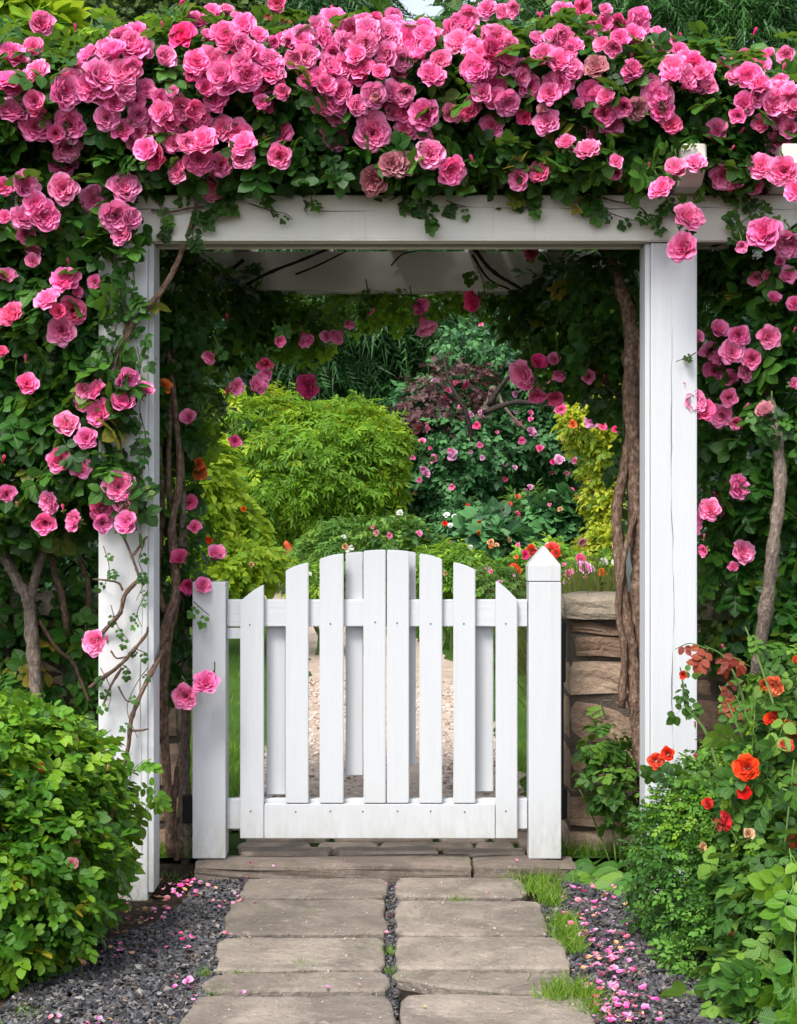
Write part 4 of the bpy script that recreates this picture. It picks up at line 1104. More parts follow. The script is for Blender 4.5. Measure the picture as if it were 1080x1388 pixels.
# blooms (pixel x, y, diameter) read off the photograph
def S2(lst, ox, oy, k): return [(ox + a * k, oy + b * k, c * k) for a, b, c in lst]
L1 = [(35,148,75),(38,218,85),(38,300,85),(105,290,65),(95,342,75),(30,352,50),(100,195,60),(176,250,85),(150,362,50),(190,340,75),(180,400,70),(172,445,80),(68,500,78),(170,510,75),(10,505,60),(120,585,75),(95,550,60),(60,590,60),(70,635,55),(90,685,45),(250,540,75),(335,510,90),(380,490,25),(315,588,80),(352,592,60),(335,635,60),(423,560,32),(15,590,40),
(240,150,60),(215,195,50),(295,135,75),(365,130,70),(330,90,60),(370,85,60),(360,180,45),(275,205,85),(275,255,85),(310,280,60),(445,158,65),(495,95,75),(290,320,75),(330,350,65),(390,245,60),(435,270,50),(375,315,65),(410,365,75),(395,405,65),(430,430,65),(465,365,75),(440,305,55),(490,290,75),(545,320,60),(515,210,50),(470,250,35),(575,175,100),(555,240,50),(650,180,80),(625,230,65),(587,270,75),(535,55,60),(575,35,50),(615,30,40),(660,70,75),(615,100,80),(563,100,45),(640,50,40),(675,140,60),(735,165,80),(740,118,40),(715,270,75),(768,250,45),(755,362,75),(757,425,65),(550,385,75),(600,345,70),(510,390,60),(540,435,75),(600,445,60),(568,500,95),(645,362,80),(655,430,65),(500,350,50),
(490,8,25),(440,68,20),(905,60,80),(870,70,50),(820,110,60),(830,150,60),(795,100,50),(955,85,70),(1050,90,70),(940,120,80),(990,120,60),(1045,150,60),(1065,50,50),(980,185,80),(915,190,80),(860,210,60),(880,235,65),(925,250,65),(905,280,70),(968,285,60),(870,295,60),(915,320,60),(905,362,80),(1010,325,60),(1010,360,85),(1065,250,65),(1068,310,50),(1030,200,50),
(700,100,50),(770,110,45),(350,120,50),(340,245,60),(520,300,60),(560,350,60),(455,330,60),(375,360,55),(855,70,45),(1015,60,50),(965,150,60),(905,150,60),(1010,110,50)]
R1 = [(20,250,50),(25,110,90),(70,100,60),(30,150,60),(100,100,50),(15,300,70),(70,310,75),(20,350,60),(90,205,80),(165,115,70),(190,45,60),(240,25,60),(285,35,60),(270,100,75),(200,130,60),(230,165,90),(285,180,60),(255,228,85),(265,270,65),(295,280,65),(253,340,75),(85,418,85),(143,463,80),(358,235,60),(330,210,50),(395,150,75),(420,112,60),(440,165,70),(450,215,60),(452,40,80),(500,20,50),(385,45,25),(555,65,50),(600,68,60),(645,70,75),(600,110,60),(520,88,40),(555,125,50),(540,275,70),(485,285,35),(455,390,50),(487,370,65),(512,405,65),(535,372,45),(93,378,25),(200,432,25),(327,485,60),(382,465,55),(590,440,40),(590,470,40),(630,200,50),(610,290,50),(700,260,80),(715,300,70),(740,335,60),(718,120,65),(750,185,75),(780,230,50),(820,200,40),(865,150,55),(875,185,50),(940,160,55),(985,180,50),(950,205,70),(985,230,50),(970,260,60),(1020,280,80),(1060,250,50),(1035,225,50),(1045,185,20),(862,355,65),(930,355,20),(1030,385,65),(1060,350,50),(1075,290,40),(985,450,65),(960,490,65),(1000,510,60),(1030,500,30),(650,505,30),(680,450,20),(905,402,18),
(60,150,50),(10,90,50),(315,25,45),(560,30,40),(760,140,45),(800,160,40),(905,175,45),(835,190,45),(1000,150,40),(1025,330,45),(475,200,45)]
R1D = [(10,445,75),(645,295,70),(535,182,62),(393,298,35)]
R1F = [(750,460,65),(713,510,75),(805,440,55),(787,588,70),(770,670,80),(990,630,85),(1060,660,75),(930,668,35)]
L1D = [(1010,490,75),(1060,445,60),(1018,265,30)]
L3 = [(25,62,75),(120,12,60),(240,80,100),(350,90,60),(278,125,50),(172,150,85),(265,192,95),(215,195,60),(225,265,100),(40,205,90),(8,345,45),(93,370,35),(98,465,85),(315,510,90),(350,480,80),(365,565,95),(310,480,60),(465,450,100),(530,480,75),(452,530,90),(245,608,85),(315,660,80),(218,742,90),(295,765,75),(25,865,70),(180,895,85),(165,970,85),(270,962,85),(435,835,100),(455,890,80),(375,920,95),(375,970,70),(465,970,90),(230,915,30),(60,900,20),(10,740,40),(250,15,30),(200,590,26),(345,1405,85),(392,1395,28)]
INL3 = [(688,585,65),(720,465,35),(718,650,40),(858,670,45),(692,895,60),(710,985,50),(655,1100,65),(790,1085,70),(690,1200,60),(740,1200,65),(970,390,60),(980,420,50),(940,470,70),(960,440,50),(860,470,60),(830,490,40),(770,360,55),(830,220,35),(1022,302,45)]
C4 = [(583,105,48),(597,143,62),(703,90,55),(480,118,24),(435,140,30),(410,165,45),(385,168,30),(338,172,45),(284,178,30),(345,275,55),(805,250,65),(840,225,45),(875,218,35),(888,250,35),(840,290,50),(878,300,40),(820,270,40),(950,255,35),(1028,405,30),(985,260,25)]
R5 = [(720,68,55),(757,60,40),(778,138,50),(850,160,60),(850,245,20),(515,270,50),(590,245,70),(660,265,80),(560,315,75),(635,320,75),(600,340,60),(575,385,70),(630,412,60),(705,345,65),(685,385,70),(763,270,80),(670,435,20),(625,478,60),(845,432,45),(475,435,75),(505,490,80),(535,525,80),(600,540,70),(650,562,50),(686,505,22),(768,612,22),(660,782,85),(560,860,75),(595,872,60),(500,903,75),(580,810,28),(508,830,18),(540,955,25),(540,1000,40),(675,1005,85),(640,1058,40),(483,1198,50),(825,60,60),(800,10,40)]
def put(par, lst, blobs, default, col='pink', lo=5.36, hi=6.4, hotf=.08, off=.06, fixed=None, face=None, stems=False):
    for (x, y, d) in lst:
        if fixed is not None: Y, N = fixed, None
        else: Y, N = front_Y(x, y, blobs, default)
        Y = max(lo, min(hi, Y - off)) + brng.uniform(-.03, .02)
        c = 'hot' if (col == 'pink' and (brng.random() < hotf or d < 15)) else col
        b = bloom(par, x, y, d, Y, N, c, face=face)
        if d < 30 or brng.random() < .3 or fixed is not None: add_calyx(b)
        if (fixed is not None or stems) and d > 12:
            up = 1 if Y > 6.4 else .6; k = brng.uniform(-12, 12)
            bd = (b.matrix_basis.to_quaternion() @ Vector((0, 0, -1))) * b.scale[0] * .8
            p0 = PW(x, y, Y) + bd; e = PW(x + k, y - 46 * up, Y + .05)
            V, F, r_, lv_ = tube_data([p0, p0.lerp(e, .5) + Vector((.01, .01, -.005)), e], .0022, .0028, sides=5, n=3, knots=False)
            link('stem', np_mesh('stem', V, F, True, {'rnd': r_, 'lv': lv_}), par, M['stem_green'])
            for q in (.45, .8):
                o = link('leaf', leaf_mesh('rose', brng.randrange(4), M['rose_leaf']), par, loc=p0.lerp(e, q), scale=brng.uniform(.05, .075))
                o.rotation_mode = 'QUATERNION'; o.rotation_quaternion = Quaternion((brng.gauss(0, 1), brng.gauss(0, 1), brng.gauss(0, 1), brng.gauss(0, 1))).normalized()
put(crL, S2(L1, 0, 0, .5), TOPL + LSIDE + LOWF, 5.75)
put(crL, S2(L1D, 0, 0, .5), TOPL + LOWF, 5.6, 'dull')
extra = [(brng.gauss(cx_, sx_), brng.gauss(cy_, sy_), brng.uniform(24, 40)) for (cx_, cy_, sx_, sy_, n_) in ((150, 95, 30, 25, 7), (245, 190, 35, 18, 9), (305, 75, 30, 25, 9), (470, 80, 34, 28, 11), (205, 165, 25, 18, 5), (30, 110, 22, 40, 5), (500, 150, 30, 14, 4), (175, 60, 18, 10, 3), (400, 70, 40, 18, 6), (350, 120, 30, 16, 4), (530, 60, 20, 16, 4)) for _ in range(n_)]
put(crL, [e for e in extra if e[1] > 22], TOPL + LOWF, 5.75)
extra = [(brng.gauss(cx_, sx_), brng.gauss(cy_, sy_), brng.uniform(22, 36)) for (cx_, cy_, sx_, sy_, n_) in ((650, 85, 26, 30, 9), (750, 85, 24, 20, 6), (850, 48, 26, 14, 6), (1030, 120, 36, 30, 12), (890, 130, 16, 16, 4), (585, 60, 24, 20, 6), (940, 95, 28, 16, 8), (560, 150, 22, 20, 5), (620, 50, 40, 14, 6), (780, 70, 40, 20, 6), (830, 120, 40, 20, 5), (700, 150, 30, 16, 4), (1055, 250, 14, 12, 3), (985, 235, 14, 10, 2)) for _ in range(n_)]
put(crR, [e for e in extra if e[1] > 22], TOPR + LOWF, 5.75)
put(crR, S2(R1, 540, 0, .5), TOPR + RSIDE + LOWF, 5.75)
put(crR, S2(R1D, 540, 0, .5), TOPR + LOWF, 5.6, 'dull')
put(crR, S2(R1F[:3], 540, 0, .5), [], 5.5, fixed=5.37, lo=5.2)
put(crR, S2(R1F[3:], 540, 0, .5), [], 5.5, fixed=5.5)
put(crR, [(1062, 232, 36), (1078, 258, 34)], [], 5.4, fixed=5.37, lo=5.2)
put(crL, S2(L3, 0, 350, .3704), LSIDE, 5.53, hi=5.53, hotf=.16)
put(crI, S2(INL3, 0, 350, .3704), INL, 6.0, lo=5.86, hotf=.5, stems=True)
put(crI, [(250, 944, 34), (279, 925, 34)], [], 5.87, fixed=5.88)
put(crI, [(a_, b_, c_ * .85) for a_, b_, c_ in S2(C4, 200, 350, .6296) if a_ < 630], [], 6.9, fixed=6.93, hotf=.6, face=(.3, -.6, -.5))  # hot pink on the inner blooms stands in for backlight
put(crT, [(a_, b_, c_ * .85) for a_, b_, c_ in S2(C4, 200, 350, .6296) if a_ >= 630], [], 6.9, fixed=6.85, hotf=.5, face=(-.4, -.7, -.4))  # right side too: backlight put into a hotter petal colour
put(crT, [(720, 345, 22)], [], 6.7, fixed=6.72, hotf=1)
put(crR, S2(R5, 740, 350, .3963), RSIDE, 5.7, hi=5.95)
put(crR, [(1037, 558, 26)], [], 5.6, 'dull', fixed=5.60)
put(crI, [(222, 524, 20), (268, 630, 18), (270, 640, 26), (274, 610, 12)], INL, 6.2, 'orange')
# pale buds and hips among the top leaves
for i in range(46):
    left = i % 2 == 0; x = brng.uniform(20, 1070)
    y = brng.uniform(30, 230); bl = TOPL if x < 540 else TOPR
    Y, N = front_Y(x, y, bl, 5.8)
    b = bloom(crL if x < 540 else crR, x, y, brng.uniform(8, 13), Y - .02, N, brng.choice(['hot', 'faded', 'hot']), 'bud'); add_calyx(b)
# upright shoots against the trees
for (par, x, y, h, c) in ((crL, 247, 6, 40, 'hot'), (crL, 220, 34, 30, 'hot'), (crR, 732, 22, 34, 'hot'), (crR, 985, 92, 26, 'hot'), (crR, 1062, 92, 26, 'hot'), (crR, 825, 15, 30, 'hot'), (crL, 45, 58, 40, 'hot'), (crL, 80, 78, 40, 'red'), (crL, 448, 14, 40, 'hot')):
    trail(par, [(x - 6, y + h + 12, 5.75), (x - 4, y + h * .5, 5.75), (x, y + 3, 5.75)], int(x), 3, .05, 'leaf_bright', .002, smat='stem_green')
    b = bloom(par, x, y, 13, 5.75, None, c, 'bud'); add_calyx(b)
trail(crL, [(372, 60, 5.7), (376, 35, 5.7), (378, 12, 5.7)], 77, 6, .06, 'leaf_red', .0025, smat='stem_green')
bloom(crL, 376, 5, 26, 5.7, None, 'hot', 'half')

SZ = .115
foliage(crL, TOPL, 5200, SZ, M['rose_leaf'], 'rose', 1, cull=.6, up=.6, parts=150, keep=keep_arbor)
foliage(crL, LSIDE, 3600, SZ, M['rose_leaf'], 'rose', 2, up=.45, parts=140, keep=keep_arbor)
foliage(crL, LLOW, 900, SZ * .95, M['rose_leaf'], 'rose', 3, up=.45, keep=keep_arbor)
foliage(crR, TOPR, 5200, SZ, M['rose_leaf'], 'rose', 4, cull=.6, up=.6, parts=150, keep=keep_arbor)
foliage(crR, RSIDE, 3400, SZ, M['rose_leaf'], 'rose', 5, up=.45, parts=140, keep=keep_arbor)
foliage(crL, [b for b in LOWF if b.c[0] < 0], 900, SZ * .9, M['rose_leaf'], 'rose', 61, up=.3, parts=10, keep=keep_arbor)
foliage(crR, [b for b in LOWF if b.c[0] >= 0], 900, SZ * .9, M['rose_leaf'], 'rose', 62, up=.3, parts=10, keep=keep_arbor)
foliage(crI, INL, 1500, .10, M['rose_leaf'], 'rose', 6, up=.4, parts=90, keep=keep_arbor)
foliage(crT, INR, 1500, .10, M['rose_leaf'], 'rose', 7, up=.4, parts=90, keep=keep_arbor)
foliage(crI, [Blob(300, 455, 6.95, 70, 40, .12), Blob(265, 560, 6.7, 24, 70, .12), Blob(380, 440, 7.0, 60, 25, .1)], 420, .085, M['leaf_bright'], 'rose', 81, up=.3, name='bright_foliage', keep=keep_arbor)  # bright leaf colour stands in for backlight through the rear leaves
foliage(crT, [Blob(790, 470, 6.95, 60, 50, .12), Blob(740, 420, 7.0, 50, 25, .1)], 300, .085, M['leaf_bright'], 'rose', 82, up=.3, name='bright_foliage', keep=keep_arbor)  # backlit look of the right inner leaves put into their colour
foliage(crI, REAR, 420, .085, M['leaf_bright'], 'rose', 8, up=.4, keep=keep_arbor)  # strand under the rear beam, light through it painted as brighter green
# leaves peeping over the top, yellow light on them put into the colour
foliage(crL, [Blob(x, y, 6.0, 70, 30, .3) for x, y in ((170, 75), (60, 120), (360, 75), (250, 60))], 260, .09, M['leaf_bright'], 'rose', 9, up=.7, keep=keep_arbor, name='bright_foliage')
foliage(crR, [Blob(x, y, 5.9, 80, 34, .34) for x, y in ((840, 110), (930, 140), (700, 90), (1010, 170))], 300, .085, M['leaf_bright'], 'rose', 10, up=.7, keep=keep_arbor, name='bright_foliage')

# ================================================================= FOREGROUND SHRUBS
M['bush_leaf'] = leaf_mat('bush_leaf', (.018, .075, .006), (.05, .17, .010), (.17, .33, .018), .42, .3, (.3, .5, .03), odd=(.42, .30, .03))
lb = empty('rose_bush', (-1.06, 4.95, 0), 'dense light green leafy bush at the lower left, in front of the left arbor post', 'bush')
LB = [Blob(0, 1105, 4.95, 88, 128, .42), Blob(75, 1110, 5.0, 72, 115, .34), Blob(35, 1200, 4.78, 112, 105, .34), Blob(-50, 1180, 4.8, 130, 150, .4), Blob(125, 1120, 5.05, 36, 70, .2), Blob(92, 1200, 4.95, 42, 75, .26), Blob(0, 1260, 4.62, 55, 70, .16), Blob(150, 1090, 5.1, 18, 38, .12), Blob(35, 1005, 5.0, 40, 38, .2)]
foliage(lb, LB, 6000, .076, M['bush_leaf'], 'shrub', 21, up=.7, parts=290, droop=.2, lump=.3, shell=(.45, 1.12), gaps=.36)
foliage(lb, [Blob(0, 995, 4.95, 95, 40, .3), Blob(85, 1035, 5.0, 70, 40, .25)], 420, .075, M['leaf_bright'], 'shrub', 22, up=.9, name='bright_foliage', droop=0)
for i in range(5): tube('stem', [Vector((-1.06 + .06 * i - .1, 4.95, -.02)), Vector((-1.16 + .09 * i - .1, 4.9, .22)), Vector((-1.22 + .12 * i - .1, 4.9, .42))], .010, .005, M['bark'], lb, seed=i)
for (x, y, d, c) in ((56, 1040, 16, 'orange'), (107, 1133, 20, 'faded'), (97, 1172, 18, 'dull'), (72, 1056, 9, 'white'), (127, 1025, 10, 'hot'), (146, 1042, 12, 'faded'), (160, 1060, 9, 'red'), (13, 1028, 9, 'faded')):
    Y, N = front_Y(x, y, LB, 4.8); bloom(lb, x, y, d, Y - .02, N, c, 'half' if d > 12 else 'bud')
for i, pts in enumerate(([(165, 1090, 5.0), (180, 1045, 5.05), (196, 1030, 5.1)], [(190, 1110, 5.1), (205, 1080, 5.15), (212, 1060, 5.2)], [(120, 1020, 5.0), (135, 1000, 5.1), (150, 990, 5.2)], [(60, 975, 4.95), (70, 950, 4.95)], [(8, 965, 4.9), (15, 935, 4.9)])):
    trail(lb, pts, 300 + i, 6, .085, 'leaf_bright', .002, 'shrub', 'stem_green')

hb = empty('clipped_hedge', (1.02, 5.1, 0), 'low rounded small-leaved green hedge at the foot of the right arbor post', 'hedge')
HB = [Blob(970, 1120, 5.12, 88, 100, .30), Blob(935, 1200, 5.0, 68, 90, .28), Blob(1040, 1140, 5.1, 80, 110, .32), Blob(1000, 1240, 4.85, 95, 90, .30), Blob(905, 1140, 5.1, 32, 45, .16), Blob(960, 1290, 4.75, 60, 50, .2), Blob(1080, 1280, 4.8, 80, 120, .3)]
foliage(hb, HB, 6500, .072, M['leaf_fine'], 'fine', 31, up=.75, parts=290, droop=0, lump=.14, shell=(.55, 1.05))
foliage(hb, [Blob(985, 1060, 5.1, 70, 45, .25), Blob(935, 1110, 5.0, 50, 40, .2)], 600, .06, M['leaf_bright'], 'fine', 32, up=.9, name='bright_foliage', droop=0)

prng0 = random.Random(17)
rb = empty('red_rose_bush', (1.12, 4.75, 0), 'tall loose rose bush with red and orange blooms at the lower right edge', 'rose bush')
RB = [Blob(1070, 1080, 4.8, 70, 140, .2), Blob(1060, 1250, 4.5, 75, 130, .22), Blob(1090, 960, 5.0, 60, 90, .2), Blob(1030, 1330, 4.35, 60, 60, .15)]
foliage(rb, RB, 1250, .098, M['leaf_mid'], 'rose', 41, up=.5, parts=220, gaps=.5, shell=(.3, 1.12), lump=.35)
for i, pts in enumerate(([(1040, 1388, 4.6), (1030, 1200, 4.65), (1005, 1050, 4.8), (1010, 960, 4.85), (985, 895, 4.95), (955, 875, 5.05)], [(1060, 1388, 4.6), (1065, 1200, 4.65), (1040, 1080, 4.7), (1010, 1010, 4.8), (985, 950, 4.9), (975, 930, 5.0)],
                         [(1070, 1350, 4.6), (1080, 1150, 4.65), (1060, 1000, 4.7), (1030, 900, 4.8), (1010, 850, 4.85)], [(1000, 1300, 4.7), (960, 1180, 4.8), (925, 1080, 5.0), (898, 1035, 5.1)],
                         [(1015, 1300, 4.7), (1000, 1180, 4.75), (1008, 1080, 4.75), (1008, 1045, 4.75)], [(1045, 1330, 4.5), (1060, 1180, 4.5), (1076, 1030, 4.6)],
                         [(990, 1110, 4.9), (960, 1000, 5.05), (930, 958, 5.2), (926, 930, 5.25), (922, 905, 5.28)], [(985, 1060, 4.9), (955, 1040, 5.0), (920, 1020, 5.15)])):
    tube('stem', [PW(*p) for p in pts], .0055, .0022, M['stem_green'], rb, seed=i, sides=6, wob=.08)
    trail(rb, pts[-3:], 400 + i, 5, .075, 'leaf_mid' if i % 5 else 'leaf_red', .001, 'rose', 'stem_green')
for i in range(14):
    x0 = prng0.uniform(985, 1075); y0 = prng0.uniform(1050, 1250); dx = prng0.uniform(-50, 25)
    trail(rb, [(x0, y0, 4.7), (x0 + dx * .4, y0 - 70, 4.68), (x0 + dx, y0 - 130, 4.72)], 500 + i, 4, .05, 'leaf_bright' if i % 2 else 'leaf_mid', .0022, 'shrub', 'stem_green')
for (x, y, d, c, Y) in ((1012, 1041, 34, 'red', 4.72), (1009, 1074, 22, 'red', 4.72), (960, 1090, 18, 'red', 4.85), (1050, 929, 26, 'orange', 4.85), (1038, 926, 20, 'orange', 4.87), (1052, 972, 24, 'red', 4.8), (1066, 984, 24, 'orange', 4.78), (1045, 975, 20, 'red', 4.8), (1066, 1010, 24, 'red', 4.72),
                        (889, 1031, 22, 'red', 5.1), (905, 1022, 20, 'red', 5.1), (926, 915, 13, 'red', 5.26), (982, 1113, 26, 'red', 4.75), (1072, 1176, 22, 'orange', 4.5), (1071, 1206, 26, 'orange', 4.5), (992, 1269, 17, 'faded', 4.6), (951, 1148, 15, 'faded', 4.8), (1015, 1131, 18, 'faded', 4.65), (980, 877, 9, 'hot', 4.95), (943, 1026, 12, 'hot', 5.0), (1078, 895, 14, 'orange', 4.9), (1077, 1000, 30, 'red', 4.75), (942, 982, 9, 'red', 5.1)):
    b = bloom(rb, x, y, d * .9, Y - .08, None, c, 'open' if d > 20 else ('half' if d > 12 else 'bud'))
    if d < 20: add_calyx(b)
trail(rb, [(960, 880, 5.05), (935, 872, 5.1), (915, 880, 5.15)], 71, 2, .042, 'leaf_red', .002, 'broad', 'stem_green')
trail(rb, [(1005, 895, 4.85), (990, 890, 4.86), (1020, 905, 4.84)], 72, 2, .048, 'leaf_red', .002, 'broad', 'stem_green')
trail(rb, [(975, 960, 4.9), (990, 950, 4.9), (1005, 945, 4.9)], 73, 2, .048, 'leaf_red', .002, 'broad', 'stem_green')
trail(rb, [(1000, 1140, 4.62), (978, 1110, 4.7), (965, 1130, 4.6)], 74, 1, .045, 'leaf_red', .002, 'broad', 'stem_green')
trail(rb, [(1060, 1388, 4.2), (1050, 1330, 4.2), (1030, 1300, 4.2), (1010, 1310, 4.2)], 75, 7, .14, 'bush_leaf', .003, 'rose', 'stem_green')
trail(rb, [(1080, 1388, 4.1), (1075, 1200, 4.2), (1070, 1150, 4.25)], 76, 8, .14, 'bush_leaf', .003, 'rose', 'stem_green')
trail(rb, [(1090, 1388, 4.1), (1085, 1350, 4.1), (1060, 1370, 4.05)], 78, 6, .14, 'bush_leaf', .003, 'rose', 'stem_green')

wp = empty('young_shrub', (.83, 5.98, 0), 'small bright-leaved shrub growing against the foot of the right stone wall', 'shrub')
WP = [Blob(825, 1010, 6.0, 24, 36, .08), Blob(840, 1065, 5.98, 26, 50, .10), Blob(822, 1050, 5.98, 20, 34, .08)]
foliage(wp, WP, 210, .085, M['leaf_mid'], 'rose', 51, up=.6, parts=70)
for i, pts in enumerate(([(835, 1170, 5.95), (825, 1080, 5.98), (810, 1000, 6.02), (805, 960, 6.05)], [(840, 1165, 5.95), (845, 1080, 5.97), (840, 1000, 6.02)], [(828, 1172, 5.95), (800, 1100, 5.97), (785, 1070, 5.98)])):
    tube('stem', [PW(*p) for p in pts], .004, .002, M['stem_green'], wp, seed=i, sides=5)
for i, (x, Y, s, w_) in enumerate(((815, 5.9, .16, 7), (850, 5.82, .20, 9), (795, 5.85, .10, 5), (862, 5.7, .18, 8))):
    e = empty('leafy_weed', PW(x, 0, Y).xy.to_3d(), ['low broad-leaved weed at the foot of the wall, middle of a row of four', 'large-leaved weed at the foot of the twisted rose trunk', 'smallest broad-leaved weed beside the gate post with the pointed top', 'broad-leaved weed at the left edge of the small-leaved hedge'][i], 'weed')
    rr = np.random.default_rng(i)
    for k in range(w_ * 2):
        a = rr.uniform(0, 6.28); q = Vector((math.cos(a), math.sin(a), 0))
        N = nrm(np.array((q.x * .5, q.y * .5 - .2, 1.0))[None]); D = np.array((q.x, q.y, .25))[None]
        o = link('leaf', leaf_mesh('broad', int(rr.integers(0, 2)), M['leaf_mid']), e, loc=e.location + q * .03 + Vector((0, 0, .02)), scale=s * rr.uniform(.5, 1))
        o.rotation_mode = 'QUATERNION'; o.rotation_quaternion = Matrix(frames(N, D)[0].tolist()).to_quaternion()

# grass
def blade_tpl(seed):
    rr = random.Random(seed); b = rr.uniform(.15, .5)
    V = np.array([(-.03, 0, 0), (.03, 0, 0), (-.022, b * .25, .5), (.022, b * .25, .5), (0, b, 1.0)], float)
    return V, [np.array([(0, 1, 3, 2)]), np.array([(2, 3, 4)])], np.array([(0, 0, 0), (.2, 0, 0), (0, .5, 0), (.2, .5, 0), (0, 1, 0)], float)
TPL['blade'] = [blade_tpl(i) for i in range(5)]
TPL['long_blade'] = [(t[0] * np.array((.34, 1, 1)), t[1], t[2]) for t in TPL['blade']]
def grass(name, P, h, mat, seed, parent=None, lean=.35, tname='blade'):
    rg2 = np.random.default_rng(seed); n = len(P)
    a = rg2.uniform(0, 6.28, n); N = nrm(np.stack([rg2.normal(size=n) * lean, rg2.normal(size=n) * lean, np.ones(n)], -1))
    R = frames(N, np.stack([np.cos(a), np.sin(a), np.zeros(n)], -1))
    V, F, r, lv = merge(emit(tname, P, R, h * rg2.uniform(.4, 1.15, n), rg2.random(n) * .5 + .5 * (snoise(P, 4, seed) * .5 + .5), rg2))
    return link(name, np_mesh(name, V, F, True, {'rnd': r, 'lv': lv}), parent, mat, kind='stuff')
def tuft_points(spots, rg2):
    out = []
    for (px, py, r, n) in spots:
        c = GP(px, py); rr_ = r * c.y / FPX
        q = rg2.normal(size=(n, 3)) * np.array((rr_, rr_ * 1.6, 0)); out.append(q + np.array((c.x, c.y, -.005)))
    return np.concatenate(out)
rg3 = np.random.default_rng(3)
tp = tuft_points([(720, 1190, 18, 420), (735, 1205, 14, 380), (745, 1222, 8, 260), (765, 1250, 9, 300), (768, 1268, 10, 300), (775, 1285, 8, 220), (745, 1185, 14, 260), (770, 1345, 18, 420), (795, 1352, 12, 260), (752, 1355, 10, 200), (800, 1370, 8, 120)], rg3)
tag(grass('grass_tufts', tp, .052, M['grass'], 5, lean=.6), 'tufts of green grass along the right edge of the flagstones', 'grass')
tp = tuft_points([(290, 1345, 7, 60), (276, 1318, 5, 50), (620, 1220, 6, 90), (529, 1290, 4, 50), (528, 1316, 4, 40), (410, 1308, 7, 70), (232, 1190, 16, 90), (330, 1319, 9, 60), (40, 1370, 16, 60), (1000, 1400, 10, 60), (315, 1172, 8, 80)], rg3)
tag(grass('grass_sprigs', tp, .03, M['grass'], 6, lean=.6), 'little sprigs of grass in the joints of the flagstones', 'grass')
# lawn blades
def lawn_points(n, x0, x1, y0, y1, rg2, excl=True):
    P = np.stack([rg2.uniform(x0, x1, n), y0 + (y1 - y0) * rg2.random(n) ** 1.5, np.zeros(n)], -1)
    if excl: P = P[np.array([(not on_path(p[0], p[1]) and not (p[1] < 6.6 and -.6 < p[0] < .5)) for p in P])]
    P[:, 2] = np.array([ground_h(y) for y in P[:, 1]]); return P
P = np.concatenate([lawn_points(9000, -1.15, -.5, 6.05, 9, rg3), lawn_points(8000, .35, 1.1, 6.05, 9, rg3), lawn_points(11000, -2.6, 2.4, 8.5, 17, rg3)])
tag(grass('lawn_grass', P, .06, M['grass'], 7), 'bright green grass behind the white gate, both sides of the pale path', 'grass')

# ornamental grass behind the wall cap
og = empty('ornamental_grass', (.78, 6.85, .03), 'clump of fine yellowish ornamental grass just behind the right wall capstones', 'ornamental grass')
P = np.stack([.84 + rg3.uniform(-.14, .2, 2600), 6.85 + rg3.normal(size=2600) * .08, np.full(2600, .03)], -1)
grass('blades', P, 1.0, M['grass_dry'], 9, og, lean=.06, tname='long_blade')
foliage(og, [Blob(812, 900, 6.9, 44, 100, .12)], 300, .12, M['leaf_mid'], 'willowy', 91, name='foliage')

# ================================================================= GARDEN BEYOND
def gbase(px, Y): return Vector(((px - CX) * Y / FPX, Y, ground_h(Y)))
def shrub(name, label, cat, px, Y, blobs, n, size, mat, tname, seed, group=None, stems=4, smat='bark_dark', stem_h=.6, **kw):
    r = empty(name, gbase(px, Y), label, cat, group)
    foliage(r, blobs, n, size, mat, tname, seed, **kw)
    for i in range(stems):
        rr = random.Random(seed * 10 + i); b = r.location + Vector((rr.uniform(-.1, .1), rr.uniform(-.05, .05), -.03))
        tube('stem', [b, b + Vector((rr.uniform(-.1, .1), 0, stem_h * .5)), b + Vector((rr.uniform(-.3, .3), rr.uniform(-.1, .1), stem_h))], .02 * max(.4, Y / 18), .008, M[smat], r, seed=i, sides=6)
    return r
def small_blooms(par, spots, Y, rnd_y=.2, blobs=None):
    for (x, y, d, c) in spots:
        YY, N = front_Y(x, y, blobs, Y) if blobs else (Y + brng.uniform(-rnd_y, rnd_y), None)
        bloom(par, x, y, d * (1.12 if d < 12 else 1), YY - .012 * Y, N, c, 'simple')

M['leaf_lime2'] = leaf_mat('leaf_green_lime', (.035, .12, .008), (.13, .32, .014), (.42, .56, .03), .5, .4, (.45, .6, .04))
B1_ = [Blob(425, 640, 19.0, 105, 88, .95), Blob(370, 600, 19.2, 72, 62, .7), Blob(480, 650, 18.8, 66, 80, .7), Blob(340, 660, 19.0, 55, 70, .6), Blob(410, 690, 18.8, 90, 60, .7), Blob(515, 640, 18.9, 30, 55, .35), Blob(480, 590, 19.1, 55, 22, .4)]
shrub('golden_green_shrub', 'big rounded yellow-green shrub in the middle left of the garden beyond the gate', 'shrub', 420, 19, B1_, 9500, .175, M['leaf_lime2'], 'willowy', 101, stem_h=.9, parts=0, up=.45, droop=.7, lump=.38, gaps=.42, shell=(.6, 1.05))
foliage([o for o in S.objects if o.name.startswith('golden_green_shrub')][0], [Blob(480, 590, 18.9, 66, 34, .6), Blob(520, 640, 18.7, 26, 60, .35), Blob(340, 560, 19.0, 60, 30, .5), Blob(420, 570, 18.8, 50, 24, .4)], 1800, .16, M['leaf_lime'], 'willowy', 131, up=.6, name='sunlit_foliage', gaps=.45, lump=.4)  # lime leaves paint sunlight onto the top of the shrub
B2_ = [Blob(300, 720, 13.5, 45, 60, .4), Blob(270, 700, 13.2, 45, 90, .35), Blob(320, 770, 13.0, 40, 35, .35), Blob(280, 640, 13.6, 30, 60, .3), Blob(355, 760, 13.4, 25, 25, .2)]
